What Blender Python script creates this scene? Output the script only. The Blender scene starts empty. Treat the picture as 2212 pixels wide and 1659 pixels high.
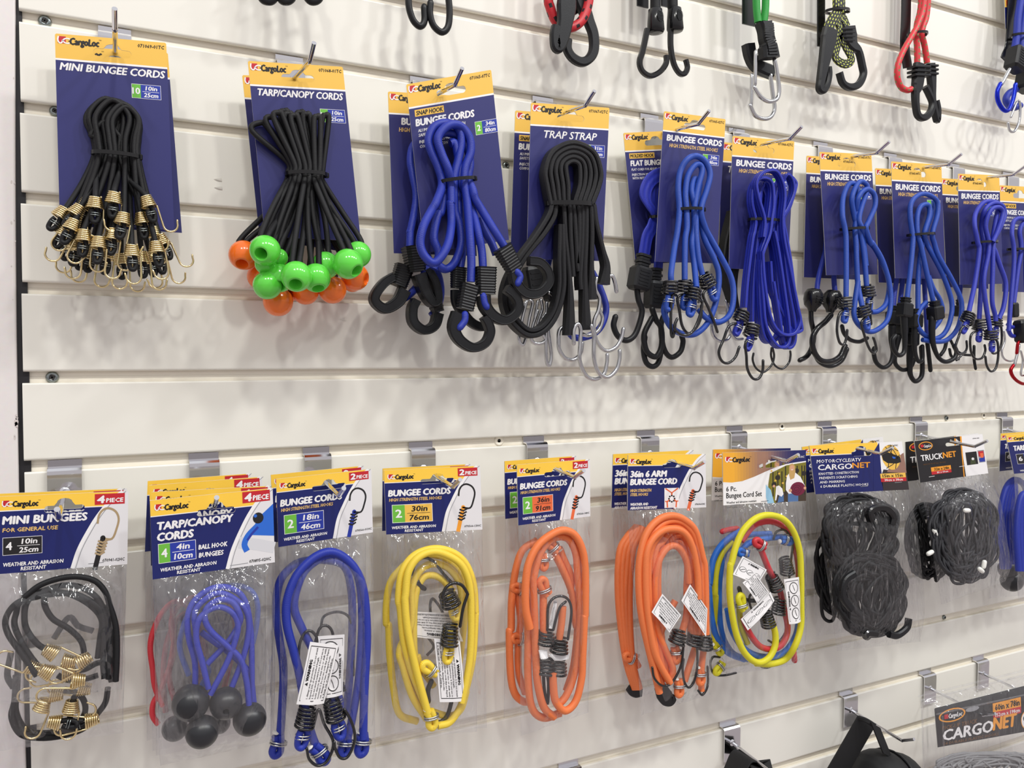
import bpy, math, random
from mathutils import Vector, noise, geometry
random.seed(7)
SC = bpy.context.scene
COL = SC.collection

# ---------------------------------------------------------------- camera
FPX, CX, CY = 1728.2, 1106.0, 829.5          # focal length and centre, in pixels of the 2212 x 1659 frame
DIST, CAMZ = 0.7937, -0.28855                # metres from the slat wall; wall grooves count down from z = 0
ya, pi_, ro = 0.457079, -0.0272754, -0.0037804
_f = Vector((math.sin(ya)*math.cos(pi_), math.cos(ya)*math.cos(pi_), math.sin(pi_)))
_r0 = Vector((math.cos(ya), -math.sin(ya), 0)); _u0 = _r0.cross(_f)
_r = math.cos(ro)*_r0 + math.sin(ro)*_u0; _u = -math.sin(ro)*_r0 + math.cos(ro)*_u0
CAM = Vector((0, -DIST, CAMZ))
cam = bpy.data.cameras.new('camera'); cam_o = bpy.data.objects.new('camera', cam); COL.objects.link(cam_o)
from mathutils import Matrix
cam_o.matrix_world = Matrix(((_r.x, _u.x, -_f.x, CAM.x), (_r.y, _u.y, -_f.y, CAM.y), (_r.z, _u.z, -_f.z, CAM.z), (0, 0, 0, 1)))
cam.sensor_width = 36; cam.lens = 36*FPX/2212; cam.clip_start = 0.02; cam.clip_end = 60
SC.camera = cam_o

# ---------------------------------------------------------------- hall light: world, lamps, exposure
SC.view_settings.view_transform = 'Standard'; SC.view_settings.look = 'None'
SC.view_settings.gamma = 1; SC.view_settings.use_curve_mapping = False
SC.view_settings.exposure = -0.20
wd = bpy.data.worlds.new('hall_world'); SC.world = wd; wd.use_nodes = True
nt = wd.node_tree; bg = nt.nodes['Background']
tc = nt.nodes.new('ShaderNodeTexCoord'); sx = nt.nodes.new('ShaderNodeSeparateXYZ'); rp = nt.nodes.new('ShaderNodeValToRGB')
mr = nt.nodes.new('ShaderNodeMapRange'); mr.inputs[1].default_value = -1; mr.inputs[2].default_value = 1
nt.links.new(tc.outputs['Generated'], sx.inputs[0]); nt.links.new(sx.outputs['Z'], mr.inputs[0]); nt.links.new(mr.outputs[0], rp.inputs[0])
cr = rp.color_ramp; cr.elements[0].position = 0.0; cr.elements[0].color = (.40, .345, .34, 1)
cr.elements[1].position = 1.0; cr.elements[1].color = (.72, .72, .74, 1)
for p_, c_ in ((.40, (.40, .355, .355, 1)), (.47, (.20, .185, .19, 1)), (.53, (.50, .47, .475, 1)), (.72, (.62, .60, .61, 1))):
    e_ = cr.elements.new(p_); e_.color = c_
nt.links.new(rp.outputs[0], bg.inputs[0]); bg.inputs[1].default_value = 1.35
LAMPS = [  # x, y, z, diameter, watts, colour : the row of ceiling spots that throws the doubled shadows
    (-0.75, -1.75, 1.85, .20, 17, (1, .985, .93)), (0.15, -1.9, 2.05, .20, 24, (1, 1, .95)), (1.05, -1.75, 1.85, .20, 19, (1, .985, .93)),
    (1.95, -1.9, 2.05, .20, 24, (.97, .985, 1)), (2.9, -1.8, 1.9, .20, 20, (.97, .985, 1))]
for i, (x, y, z, dm, wt, c) in enumerate(LAMPS):
    l = bpy.data.lights.new('ceiling_spot', 'AREA'); l.shape = 'DISK'; l.size = dm; l.energy = wt; l.color = c
    o = bpy.data.objects.new('ceiling_spot', l); COL.objects.link(o); o.location = (x, y, z)
    o.rotation_euler = (Vector((x*.55+.25, 0, -.35))-o.location).to_track_quat('-Z', 'Y').to_euler()

# ---------------------------------------------------------------- photograph pixels -> points at a real distance off the wall
def bp(x, y, d=0.0):
    """the point d metres in front of the slat wall that lies on the sight line of photograph pixel (x, y)"""
    v = _f*FPX + _r*(x-CX) - _u*(y-CY)
    t = (DIST-d)/v.y
    return Vector((v.x*t, -d, CAMZ+v.z*t))
VIEWS = dict(A=(0, 0, .25316), B=(0, 380, .25316), C=(460, 50, .25316), D=(460, 420, .25316), E=(780, 100, .25316), F=(780, 430, .28029),
             G=(1320, 200, .217), H=(1300, 500, .217), I=(1732, 270, .217), J=(1732, 520, .217), K=(580, 0, .25316), L=(1140, 0, .25316),
             M=(1652, 0, .25316), a=(0, 960, .217), b=(0, 1220, .26492), c=(400, 940, .217), d=(380, 1220, .26461), e=(780, 940, .25316),
             f=(780, 1239, .25316), g=(1280, 920, .22604), h=(1280, 1180, .22604), i=(1712, 880, .22604), j=(1712, 1180, .22604),
             k=(1512, 1360, .31646), P=(0, 0, 1))
def px(view, x, y):
    ox, oy, s = VIEWS[view]
    return ox+x*s, oy+y*s
def W(view, x, y, d):
    X, Y = px(view, x, y)
    return bp(X, Y, d*.001)
def pts(view, s, d):
    """'x,y x,y,depth ...' -> world points; depth in mm off the wall, carried on until it changes"""
    out = []
    for tk in s.split():
        if tk[-1] == ':': view = tk[:-1]; continue
        q = [float(v) for v in tk.split(',')]
        if len(q) > 2: d = q[2]
        out.append(W(view, q[0], q[1], d))
    return out
N = Vector((0, -1, 0))
def frame(view, x, y, d, ang):
    """origin and axes in the wall-parallel plane; ang = direction in the photograph in degrees (0 right, 90 down)"""
    o = W(view, x, y, d); a = math.radians(ang)
    s = VIEWS[view][2]
    q = W(view, x+4/s*math.cos(a), y+4/s*math.sin(a), d)-o
    q.normalize()
    return o, q, N.cross(q).normalized()
# ---------------------------------------------------------------- mesh helpers
def lin(c):
    c = c/255
    return c/12.92 if c <= .04045 else ((c+.055)/1.055)**2.4
MATS = {}
def mat(name, rgb=None, rough=.5, metal=0, spec=.5, kind=None, scale=1.0, bump=.3, coat=0, alpha=None):
    if name in MATS: return MATS[name]
    m = bpy.data.materials.new(name); m.use_nodes = True; MATS[name] = m
    n = m.node_tree; b = n.nodes['Principled BSDF']
    c = tuple(lin(v) for v in rgb)+(1,)
    b.inputs['Base Color'].default_value = c; b.inputs['Roughness'].default_value = rough; b.inputs['Metallic'].default_value = metal
    b.inputs['Specular IOR Level'].default_value = spec
    if coat: b.inputs['Coat Weight'].default_value = coat; b.inputs['Coat Roughness'].default_value = .12
    def node(t): return n.nodes.new('ShaderNode'+t)
    if kind:
        co = node('TexCoord'); bm = node('Bump'); bm.inputs['Strength'].default_value = bump
        n.links.new(bm.outputs[0], b.inputs['Normal'])
        if kind in ('braid', 'rib'):
            mp = node('Mapping'); mp.inputs['Scale'].default_value = (1, .0 if kind == 'rib' else .35, 1)
            wv = node('TexWave'); wv.bands_direction = 'X' if kind == 'braid' else 'Y'; wv.wave_profile = 'SIN'
            mp.inputs['Scale'].default_value = (1, .4, 1) if kind == 'braid' else (1, 1, 1)
            wv.inputs['Scale'].default_value = scale; wv.inputs['Distortion'].default_value = .6; wv.inputs['Detail'].default_value = 1
            n.links.new(co.outputs['UV'], mp.inputs[0]); n.links.new(mp.outputs[0], wv.inputs[0])
            bm.inputs['Distance'].default_value = .0004; n.links.new(wv.outputs['Fac'], bm.inputs['Height'])
            mx = node('MixRGB'); mx.blend_type = 'MULTIPLY'; mx.inputs[0].default_value = .22; mx.inputs[1].default_value = c
            n.links.new(wv.outputs['Color'], mx.inputs[2]); n.links.new(mx.outputs[0], b.inputs['Base Color'])
        elif kind == 'fleck':                       # braided cover with rows of contrasting stitches
            ck = node('TexBrick'); ck.inputs['Color1'].default_value = c; ck.inputs['Color2'].default_value = c
            ck.inputs['Mortar'].default_value = c
            mp = node('Mapping'); mp.inputs['Scale'].default_value = (1, 1, 1)
            n.links.new(co.outputs['UV'], mp.inputs[0])
            sp = node('SeparateXYZ'); n.links.new(mp.outputs[0], sp.inputs[0])
            def band(sock, per, duty, off=None):
                a = node('Math'); a.operation = 'MULTIPLY'; a.inputs[1].default_value = 1/per; n.links.new(sock, a.inputs[0])
                src = a
                if off is not None:
                    ad = node('Math'); ad.operation = 'ADD'; n.links.new(a.outputs[0], ad.inputs[0]); n.links.new(off, ad.inputs[1]); src = ad
                fr = node('Math'); fr.operation = 'FRACT'; n.links.new(src.outputs[0], fr.inputs[0])
                lt = node('Math'); lt.operation = 'LESS_THAN'; lt.inputs[1].default_value = duty; n.links.new(fr.outputs[0], lt.inputs[0])
                return lt.outputs[0], a.outputs[0]
            r1, a1 = band(sp.outputs[1], scale[1], scale[3])
            fl = node('Math'); fl.operation = 'FLOOR'; n.links.new(a1, fl.inputs[0])
            hf = node('Math'); hf.operation = 'MULTIPLY'; hf.inputs[1].default_value = .5; n.links.new(fl.outputs[0], hf.inputs[0])
            r2, _ = band(sp.outputs[0], scale[0], scale[2], hf.outputs[0])
            an = node('Math'); an.operation = 'MULTIPLY'; n.links.new(r1, an.inputs[0]); n.links.new(r2, an.inputs[1])
            mx = node('MixRGB'); n.links.new(an.outputs[0], mx.inputs[0]); mx.inputs[1].default_value = c
            mx.inputs[2].default_value = tuple(lin(v) for v in scale[4])+(1,)
            n.links.new(mx.outputs[0], b.inputs['Base Color']); n.nodes.remove(ck)
            nz = node('TexNoise'); nz.inputs['Scale'].default_value = 900; n.links.new(co.outputs['Object'], nz.inputs[0])
            n.links.new(nz.outputs['Fac'], bm.inputs['Height']); bm.inputs['Distance'].default_value = .0003
        else:                                       # noise grain
            nz = node('TexNoise'); nz.inputs['Scale'].default_value = scale; nz.inputs['Detail'].default_value = 3
            n.links.new(co.outputs['Object'], nz.inputs[0]); n.links.new(nz.outputs['Fac'], bm.inputs['Height'])
            bm.inputs['Distance'].default_value = .0006 if kind == 'grain' else .004
            mx = node('MixRGB'); mx.blend_type = 'MULTIPLY'; mx.inputs[0].default_value = .08; mx.inputs[1].default_value = c
            n.links.new(nz.outputs['Color'], mx.inputs[2])
            if kind == 'grain': n.links.new(mx.outputs[0], b.inputs['Base Color'])
    return m
def film_mat(name, tint, gloss, milk, scale):
    """clear polythene: mostly see-through, a Fresnel sheen, a little milky scatter"""
    if name in MATS: return MATS[name]
    m = bpy.data.materials.new(name); m.use_nodes = True; MATS[name] = m
    n = m.node_tree; n.nodes.clear()
    def node(t): return n.nodes.new('ShaderNode'+t)
    out = node('OutputMaterial'); tr = node('BsdfTransparent'); gl = node('BsdfGlossy'); df = node('BsdfDiffuse')
    tr.inputs[0].default_value = tint+(1,); gl.inputs['Roughness'].default_value = .1; gl.inputs[0].default_value = (1, 1, 1, 1)
    df.inputs[0].default_value = (.85, .85, .88, 1)
    co = node('TexCoord'); mp = node('Mapping'); mp.inputs['Scale'].default_value = (1, 1, .35)
    nz = node('TexNoise'); nz.inputs['Scale'].default_value = scale; nz.inputs['Detail'].default_value = 3; nz.inputs['Distortion'].default_value = 1.2
    bm = node('Bump'); bm.inputs['Strength'].default_value = .95; bm.inputs['Distance'].default_value = .005
    n2 = node('TexNoise'); n2.inputs['Scale'].default_value = scale*1.6; n2.inputs['Detail'].default_value = 1; n2.inputs['Distortion'].default_value = .8
    sb = node('Math'); sb.operation = 'SUBTRACT'; sb.inputs[1].default_value = .5; ab = node('Math'); ab.operation = 'ABSOLUTE'; ml = node('Math'); ml.operation = 'MULTIPLY_ADD'; ml.inputs[1].default_value = -1.5
    n.links.new(n2.outputs['Fac'], sb.inputs[0]); n.links.new(sb.outputs[0], ab.inputs[0]); n.links.new(ab.outputs[0], ml.inputs[0])      # sharp crease lines
    n.links.new(co.outputs['Object'], mp.inputs[0]); n.links.new(mp.outputs[0], nz.inputs[0]); n.links.new(mp.outputs[0], n2.inputs[0]); n.links.new(nz.outputs['Fac'], ml.inputs[2]); n.links.new(ml.outputs[0], bm.inputs['Height'])
    n.links.new(bm.outputs[0], gl.inputs['Normal'])
    lw = node('LayerWeight'); lw.inputs[0].default_value = .35; n.links.new(bm.outputs[0], lw.inputs['Normal'])
    mr_ = node('MapRange'); mr_.inputs[3].default_value = gloss; mr_.inputs[4].default_value = .55; n.links.new(lw.outputs['Facing'], mr_.inputs[0])
    pw = node('Math'); pw.operation = 'POWER'; pw.inputs[1].default_value = 3.2; n.links.new(lw.outputs['Facing'], pw.inputs[0]); n.links.new(pw.outputs[0], mr_.inputs[0])
    m1 = node('MixShader'); m1.inputs[0].default_value = milk; n.links.new(tr.outputs[0], m1.inputs[1]); n.links.new(df.outputs[0], m1.inputs[2])
    m2 = node('MixShader'); n.links.new(mr_.outputs[0], m2.inputs[0]); n.links.new(m1.outputs[0], m2.inputs[1]); n.links.new(gl.outputs[0], m2.inputs[2])
    n.links.new(m2.outputs[0], out.inputs[0])
    return m

def catmull(p, k=6, closed=False):
    if len(p) < 3: return list(p)
    out = []; n = len(p)
    rng = range(n if closed else n-1)
    for i in rng:
        p1, p2 = p[i], p[(i+1) % n]
        p0 = p[i-1] if (i or closed) else p1+(p1-p2)
        p3 = p[(i+2) % n] if (i+2 < n or closed) else p2+(p2-p1)
        for j in range(k):
            t = j/k; t2 = t*t; t3 = t2*t
            out.append(.5*(2*p1+(p2-p0)*t+(2*p0-5*p1+4*p2-p3)*t2+(3*p1-p0-3*p2+p3)*t3))
    if not closed: out.append(p[-1].copy())
    return out

class MB:
    """collects shapes and links them as ONE mesh object"""
    def __init__(s): s.v = []; s.f = []; s.m = []; s.sm = []; s.uv = []; s.mats = []
    def mi(s, m):
        if m not in s.mats: s.mats.append(m)
        return s.mats.index(m)
    def add(s, vs, fs, m, smooth=False, uvs=None):
        b = len(s.v); s.v.extend(vs); k = s.mi(m)
        for i, f in enumerate(fs):
            s.f.append(tuple(b+j for j in f)); s.m.append(k); s.sm.append(smooth)
            s.uv.append(uvs[i] if uvs else None)
    def ring(s, secs, m, closed=False, caps=True, smooth=True, us=None, vv=None):
        """skins a list of equal-length cross sections"""
        n = len(secs[0]); vs = [q for c in secs for q in c]; fs = []; uv = []
        L = len(secs)
        for i in range(L if closed else L-1):
            i2 = (i+1) % L
            u0 = us[i] if us else i; u1 = us[i+1] if us and i+1 < len(us) else (us[i] if us else i+1)
            for j in range(n):
                j2 = (j+1) % n
                fs.append((i*n+j, i*n+j2, i2*n+j2, i2*n+j))
                va, vb = (vv[j], vv[j+1]) if vv else (j/n, (j+1)/n); uv.append(((u0, va), (u0, vb), (u1, vb), (u1, va)))
        s.add(vs, fs, m, smooth, uv)
        if caps and not closed:
            s.add(list(secs[0]), [tuple(range(n))[::-1]], m); s.add(list(secs[-1]), [tuple(range(n))], m)
    def tube(s, p, r, m, n=10, closed=False, caps=True, round_ends=False):
        """r in metres, a number or one per point"""
        L = len(p); rs = r if isinstance(r, (list, tuple)) else [r]*L
        if round_ends:
            t0 = (p[0]-p[1]).normalized(); t1 = (p[-1]-p[-2]).normalized()
            r0, r1 = rs[0], rs[-1]
            p = [p[0]+t0*r0*.95, p[0]+t0*r0*.7]+list(p)+[p[-1]+t1*r1*.7, p[-1]+t1*r1*.95]
            rs = [r0*.25, r0*.7]+list(rs)+[r1*.7, r1*.25]; L += 4
        tang = []
        for i in range(L):
            a = p[i-1] if (i or closed) else p[0]; b = p[(i+1) % L] if (i+1 < L or closed) else p[-1]
            t = b-a
            tang.append(t.normalized() if t.length > 1e-9 else (tang[-1] if tang else Vector((0, 0, 1))))
        t0 = tang[0]; up = N if abs(t0.dot(N)) < .9 else Vector((0, 0, 1))
        x = (up-t0*up.dot(t0)).normalized(); secs = []; us = [0.0]
        for i in range(L):
            t = tang[i]; x = x-t*x.dot(t)
            x = x.normalized() if x.length > 1e-6 else (N-t*N.dot(t)).normalized()
            y = t.cross(x)
            secs.append([p[i]+x*(rs[i]*math.cos(2*math.pi*j/n))+y*(rs[i]*math.sin(2*math.pi*j/n)) for j in range(n)])
            if i: us.append(us[-1]+(p[i]-p[i-1]).length*1000)
        s.ring(secs, m, closed, caps, True, us)
    def band(s, p, w, t, m, nrm=None, closed=False, ch=.25, twist=None):
        """a flat strip or bar swept along p: w across the path, t along nrm (towards the viewer)"""
        L = len(p); ws = w if isinstance(w, (list, tuple)) else [w]*L; ts = t if isinstance(t, (list, tuple)) else [t]*L
        nrm = nrm or N; secs = []; us = [0.0]
        for i in range(L):
            a = p[i-1] if (i or closed) else p[0]; b = p[(i+1) % L] if (i+1 < L or closed) else p[-1]
            tg = (b-a); tg = tg.normalized() if tg.length > 1e-9 else Vector((0, 0, -1))
            x = tg.cross(nrm); x = x.normalized() if x.length > 1e-6 else Vector((1, 0, 0)); z = x.cross(tg).normalized()
            if twist:
                c, q = math.cos(twist[i]), math.sin(twist[i]); x, z = x*c+z*q, z*c-x*q
            hw, ht = ws[i]/2, ts[i]/2; c = ch*min(hw, ht)*2
            secs.append([p[i]+x*u+z*v for u, v in ((hw, -ht+c), (hw, ht-c), (hw-c, ht), (-hw+c, ht), (-hw, ht-c), (-hw, -ht+c), (-hw+c, -ht), (hw-c, -ht))])
            if i: us.append(us[-1]+(p[i]-p[i-1]).length*1000)
        q = secs[len(secs)//2]; e = [(q[(j+1) % 8]-q[j]).length for j in range(8)]; tot = sum(e) or 1
        s.ring(secs, m, closed, True, False, us, [sum(e[:j])/tot for j in range(9)])
    def lathe(s, o, a, prof, m, n=20, caps=False):
        """prof: (along, radius) in metres about axis a"""
        a = a.normalized(); x = (N-a*N.dot(a)); x = x.normalized() if x.length > .1 else Vector((1, 0, 0)); y = a.cross(x)
        secs = [[o+a*h+x*(r*math.cos(2*math.pi*j/n))+y*(r*math.sin(2*math.pi*j/n)) for j in range(n)] for h, r in prof]
        s.ring(secs, m, False, caps, True)
    def box(s, o, ax, ay, az, m, ch=0.0):
        """centre o, half-extent vectors"""
        if ch:
            sec = lambda k, sh: [o+az*k+ax*u*sh+ay*v*sh for u, v in ((1, -1+ch), (1, 1-ch), (1-ch, 1), (-1+ch, 1), (-1, 1-ch), (-1, -1+ch), (-1+ch, -1), (1-ch, -1))]
            s.ring([sec(-1, 1-ch), sec(-1+ch, 1), sec(1-ch, 1), sec(1, 1-ch)], m, smooth=False); return
        vs = [o+ax*i+ay*j+az*k for i in (-1, 1) for j in (-1, 1) for k in (-1, 1)]
        s.add(vs, [(0, 1, 3, 2), (4, 6, 7, 5), (0, 4, 5, 1), (2, 3, 7, 6), (0, 2, 6, 4), (1, 5, 7, 3)], m)
    def poly(s, outer, holes, mp, m, off=0.0, flip=False):
        """flat polygon in 2D with holes, placed through mp(u, v, off)"""
        loops = [[Vector((u, v, 0)) for u, v in outer]]+[[Vector((u, v, 0)) for u, v in h] for h in holes]
        flat = [q for l in loops for q in l]
        tr = geometry.tessellate_polygon(loops)
        vs = [mp(q.x, q.y, off) for q in flat]
        fs = []
        for t in tr:
            a, b, c = (flat[i] for i in t)
            ccw = (b.x-a.x)*(c.y-a.y)-(b.y-a.y)*(c.x-a.x) > 0
            fs.append(tuple(t) if ccw == flip else tuple(t)[::-1])
        s.add(vs, fs, m)
    def build(s, name, parent=None, origin=None, **props):
        me = bpy.data.meshes.new(name)
        o0 = origin or (parent and parent.get('_o') and Vector(parent['_o'])) or Vector((0, 0, 0))
        me.from_pydata([tuple(q-o0) for q in s.v], [], s.f)
        for m in s.mats: me.materials.append(m)
        me.polygons.foreach_set('material_index', s.m); me.polygons.foreach_set('use_smooth', s.sm)
        if any(s.uv):
            ul = me.uv_layers.new(name='UVMap'); k = 0; flat = []
            for f, q in zip(s.f, s.uv):
                for i in range(len(f)):
                    flat.extend(q[i] if q else (0.0, 0.0))
            ul.data.foreach_set('uv', flat)
        me.update()
        ob = bpy.data.objects.new(name, me); COL.objects.link(ob)
        if parent: ob.parent = parent
        else: ob.location = o0
        ob['_o'] = list(o0)
        for k, q in props.items(): ob[k] = q
        return ob
def thing(name, label, cat, at, group=None):
    o = bpy.data.objects.new(name, None); COL.objects.link(o); o.location = at; o['_o'] = list(at); o.empty_display_size = .01
    o['label'] = label; o['category'] = cat
    if group: o['group'] = group
    return o

# ---------------------------------------------------------------- lettering
_TX = {}
def glyphs(txt, res=2):
    k = (txt, res)
    if k not in _TX:
        c = bpy.data.curves.new('t', 'FONT'); c.body = txt; c.resolution_u = res
        o = bpy.data.objects.new('t', c); COL.objects.link(o)
        me = bpy.data.meshes.new_from_object(o.evaluated_get(bpy.context.evaluated_depsgraph_get()))
        vs = [(v.co.x, v.co.y) for v in me.vertices]; fs = [tuple(p.vertices) for p in me.polygons]
        bpy.data.objects.remove(o); bpy.data.curves.remove(c); bpy.data.meshes.remove(me)
        _TX[k] = (vs, fs)
    return _TX[k]
_cap = max(v[1] for v in glyphs('H')[0])
def letter(mb, mp, txt, x0, x1, yt, yb, m, bold=1, shear=0, off=.00015, res=2):
    """lettering that spans x0..x1, capitals from yt down to the baseline yb (card units); x1 None keeps the natural width"""
    vs, fs = glyphs(txt, res)
    if not vs: return
    a = min(v[0] for v in vs); b = max(v[0] for v in vs); h = yb-yt; ky = h/_cap
    kx = (x1-x0)/(b-a) if x1 is not None else ky
    w = .055*bold*h
    sh = [(0, 0)] if not bold else [(-w, 0), (w, 0), (0, w*.7), (0, -w*.7)]
    for k, (dx, dy) in enumerate(sh):             # each weight pass sits a hair above the last
        mb.add([mp(x0+(vx-a)*kx+shear*vy*ky+dx, yb-vy*ky+dy, off+k*.00003) for vx, vy in vs], fs, m)
# ---------------------------------------------------------------- materials
WALLM = mat('slat_white', (236, 233, 224), .32, kind='soft', scale=9, bump=.04)
GROOVE = mat('groove_beige', (246, 240, 226), .45)
PANELM = mat('panel_white', (232, 226, 224), .45, kind='grain', scale=260, bump=.05)
RUBBER = mat('gasket_black', (24, 23, 28), .5)
CHROME = mat('chrome', (222, 222, 226), .09, 1)
ZINC = mat('zinc', (190, 192, 194), .26, 1)
STEEL = mat('bright_steel', (205, 206, 208), .16, 1)
BRASS = mat('yellow_zinc', (238, 218, 168), .2, 1)
SCREW = mat('screw_zinc', (150, 158, 158), .28, 1)
BLKWIRE = mat('black_wire', (16, 16, 18), .16, coat=.5)
BLKPL = mat('black_plastic', (23, 24, 27), .4, spec=.35, kind='grain', scale=900, bump=.1)
BLKGL = mat('black_gloss_plastic', (17, 17, 19), .2)
YEL = mat('print_yellow', (238, 190, 82), .42); YELB = mat('print_bright_yellow', (250, 202, 70), .42); NAVY = mat('print_navy', (41, 43, 106), .4, coat=.08)
NAVYB = mat('print_deep_navy', (16, 28, 98), .36, coat=.12); WHT = mat('print_white', (240, 238, 238), .45)
RED = mat('print_red', (193, 32, 44), .45); GRN = mat('print_green', (108, 184, 62), .45); BLU = mat('print_blue', (34, 54, 158), .4)
INK = mat('print_ink', (24, 22, 24), .5); GOLD = mat('print_gold', (226, 186, 116), .45); ORG = mat('print_orange', (232, 108, 62), .45)
KRAFT = mat('card_edge', (206, 205, 198), .7); CREAM = mat('print_pearl', (226, 224, 226), .45); BLKP = mat('print_black', (30, 29, 32), .4)
GREY = mat('print_grey', (150, 150, 154), .5); BROWN = mat('print_brown', (150, 112, 98), .45); SKY = mat('print_sky', (40, 104, 206), .45)
AMB = mat('print_amber', (240, 158, 46), .45)

# ---------------------------------------------------------------- slat wall
S = .0762; XL, XR = -.0735, 1.75
def slat_wall():
    mb = MB(); k0, k1 = -4, 16
    def strip(profile, m, smooth=False):
        vs = []; fs = []; n = len(profile)
        for x in (xl, XR):
            vs += [Vector((x, y, z)) for y, z in profile]
        for i in range(n-1): fs.append((i, i+1, n+i+1, n+i))
        mb.add(vs, fs, m, smooth)
    for k in range(k0, k1):
        xl = XL+.003*max(0, min(1, (4-k)/4)) if k < 4 else XL+.0008*min(1, (k-4)/4)     # the slats' ends are not quite in line
        zt = -k*S; zb = -(k+1)*S+.0097           # slat k: top edge zt, lower edge zb
        r = .0017
        top = [(.0068, zt-.0035), (.0045, zt-.0035), (.0045, zt-.0002), (r, zt)]+[(r-r*math.sin(a), zt-r+r*math.cos(a)) for a in (.4, .8, 1.2, math.pi/2)]
        q = .0022
        bot = [(q-q*math.cos(a), zb+q-q*math.sin(a)) for a in (0, .4, .8, 1.2, math.pi/2)]+[(.0045, zb+.0002), (.0045, zb+.005), (.0068, zb+.005)]
        strip(top[3:]+bot[:6], WALLM, False)
        strip(top[:4], GROOVE); strip(bot[5:], GROOVE)
        strip([(.0068, zb+.005), (.0068, zb-.004), (.0064, zb-.0046), (.0064, zb-.0097-.0035)], GROOVE)
        for x, sgn in ((xl, 1),):
            prof = top[2:]+bot[:7]
            mb.add([Vector((x, y, z)) for y, z in prof], [tuple(range(len(prof)))], WALLM)
    o = mb.build('wall_back'); o['kind'] = 'structure'
slat_wall()
# the neighbouring panel left of the slats, and the black gasket in the gap between them
mb = MB(); zl, zh = -1.3, .4
xe = bp(36.5, 820, 0).x
def edge(z):                                       # the panel's edge is slightly bowed
    a, b, c = bp(33, 0), bp(36.5, 820), bp(56, 1659); L = lambda z0, z1, z2: (z-z1)*(z-z2)/((z0-z1)*(z0-z2))
    z = max(min(z, a.z+.06), c.z-.06)
    return a.x*L(a.z, b.z, c.z)+b.x*L(b.z, a.z, c.z)+c.x*L(c.z, a.z, b.z)
n_ = 44; zs = [zl+(zh-zl)*i/n_ for i in range(n_+1)]
secs = [[Vector((x, y, z)) for x, y in ((-.9, .03), (-.9, 0), (edge(z)-.0015, 0), (edge(z)-.0004, .0006), (edge(z), .002), (edge(z), .03))] for z in zs]
mb.ring(secs, PANELM, caps=False, smooth=False)
for i in range(15):                               # chips knocked out of the panel's edge
    cx_, cy_ = 22+random.random()*12, random.uniform(30, 960); s_ = random.uniform(.4, 1.2)
    if i < 4: cx_, cy_, s_ = 35.5, (898, 903, 911, 917)[i], (1.4, 1.3, 2, 1.8)[i]
    c0 = bp(cx_, cy_, .0001); q = [c0+Vector((math.cos(a)*.0011*s_*random.uniform(.5, 1), -.00004, math.sin(a)*.0016*s_*random.uniform(.5, 1.1))) for a in [k*.9 for k in range(7)]]
    mb.add(q, [tuple(range(7))], mat('panel_chip', (206, 198, 194), .8))
o = mb.build('wall_left'); o['kind'] = 'structure'
mb = MB(); mb.box(Vector((xe+.0012, .0135, (zl+zh)/2)), Vector((.0075, 0, 0)), Vector((0, .009, 0)), Vector((0, 0, (zh-zl)/2)), RUBBER)
o = mb.build('trim_1'); o['kind'] = 'structure'

# nicks in the slats: little torn flaps standing off the face
for x_, y_ in ((471, 389), (472, 407), (741, 691)):
    mb = MB(); c0 = bp(x_, y_, 0)
    mb.add([c0+Vector((-.004, -.0003, .0005)), c0+Vector((.003, -.0012, .0022)), c0+Vector((.0035, -.0003, -.0012)), c0+Vector((0, -.0016, .0002))], [(0, 3, 1), (3, 2, 1), (0, 2, 3)], WALLM, True)
    o = mb.build('trim_2'); o['kind'] = 'structure'

def screw(x, y, label, d=-6.6, r=.0052):
    o = bp(x, y, d*.001); mb = MB()
    mb.lathe(o, N, [(0, r), (.0012, r), (.0024, r*.82), (.003, r*.5), (.0026, r*.42)], SCREW, 20)
    for a in (0.4, 0.4+math.pi/2):
        mb.box(o+N*.0029, Vector((math.cos(a), 0, math.sin(a)))*r*.5, Vector((-math.sin(a), 0, math.cos(a)))*r*.12, N*.0003, INK)
    b = mb.build('screw', None, o, label=label, category='screw', group='screws in the wall grooves')
screw(97, 47, 'cross-head screw in the groove above the yellow and blue mini cord card')
screw(113, 815, 'cross-head screw in the empty groove near the black gasket')
screw(119, 241, 'screw half hidden by the left edge of the mini bungee card', r=.0045)
screw(1092, 358, 'screw in the groove between the snap hook pack and the strap pack', r=.0042)
screw(2043, 903, 'small screw in the groove right of the truck net bracket', r=.0036)
screw(2038, 1333, 'small screw in the low groove under the black net bags', r=.0034)
def plug(x, y, label):
    o = bp(x, y, -.0066); mb = MB()
    mb.lathe(o, N, [(0, .0058), (.0008, .0056), (.0011, .0045), (.0008, .0022), (-.002, .002)], GROOVE, 18)
    mb.lathe(o, N, [(.0002, 0), (.0002, .002)], INK, 12)
    mb.build('screw_hole', None, o, label=label, category='hole', group='empty screw holes')
plug(1078, 952, 'empty screw hole with chipped rim left of the orange cord bracket')
plug(1689, 921, 'empty screw hole between two brackets of the lower row')
plug(2125, 897, 'empty screw hole near the right edge of the lower row')

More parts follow.
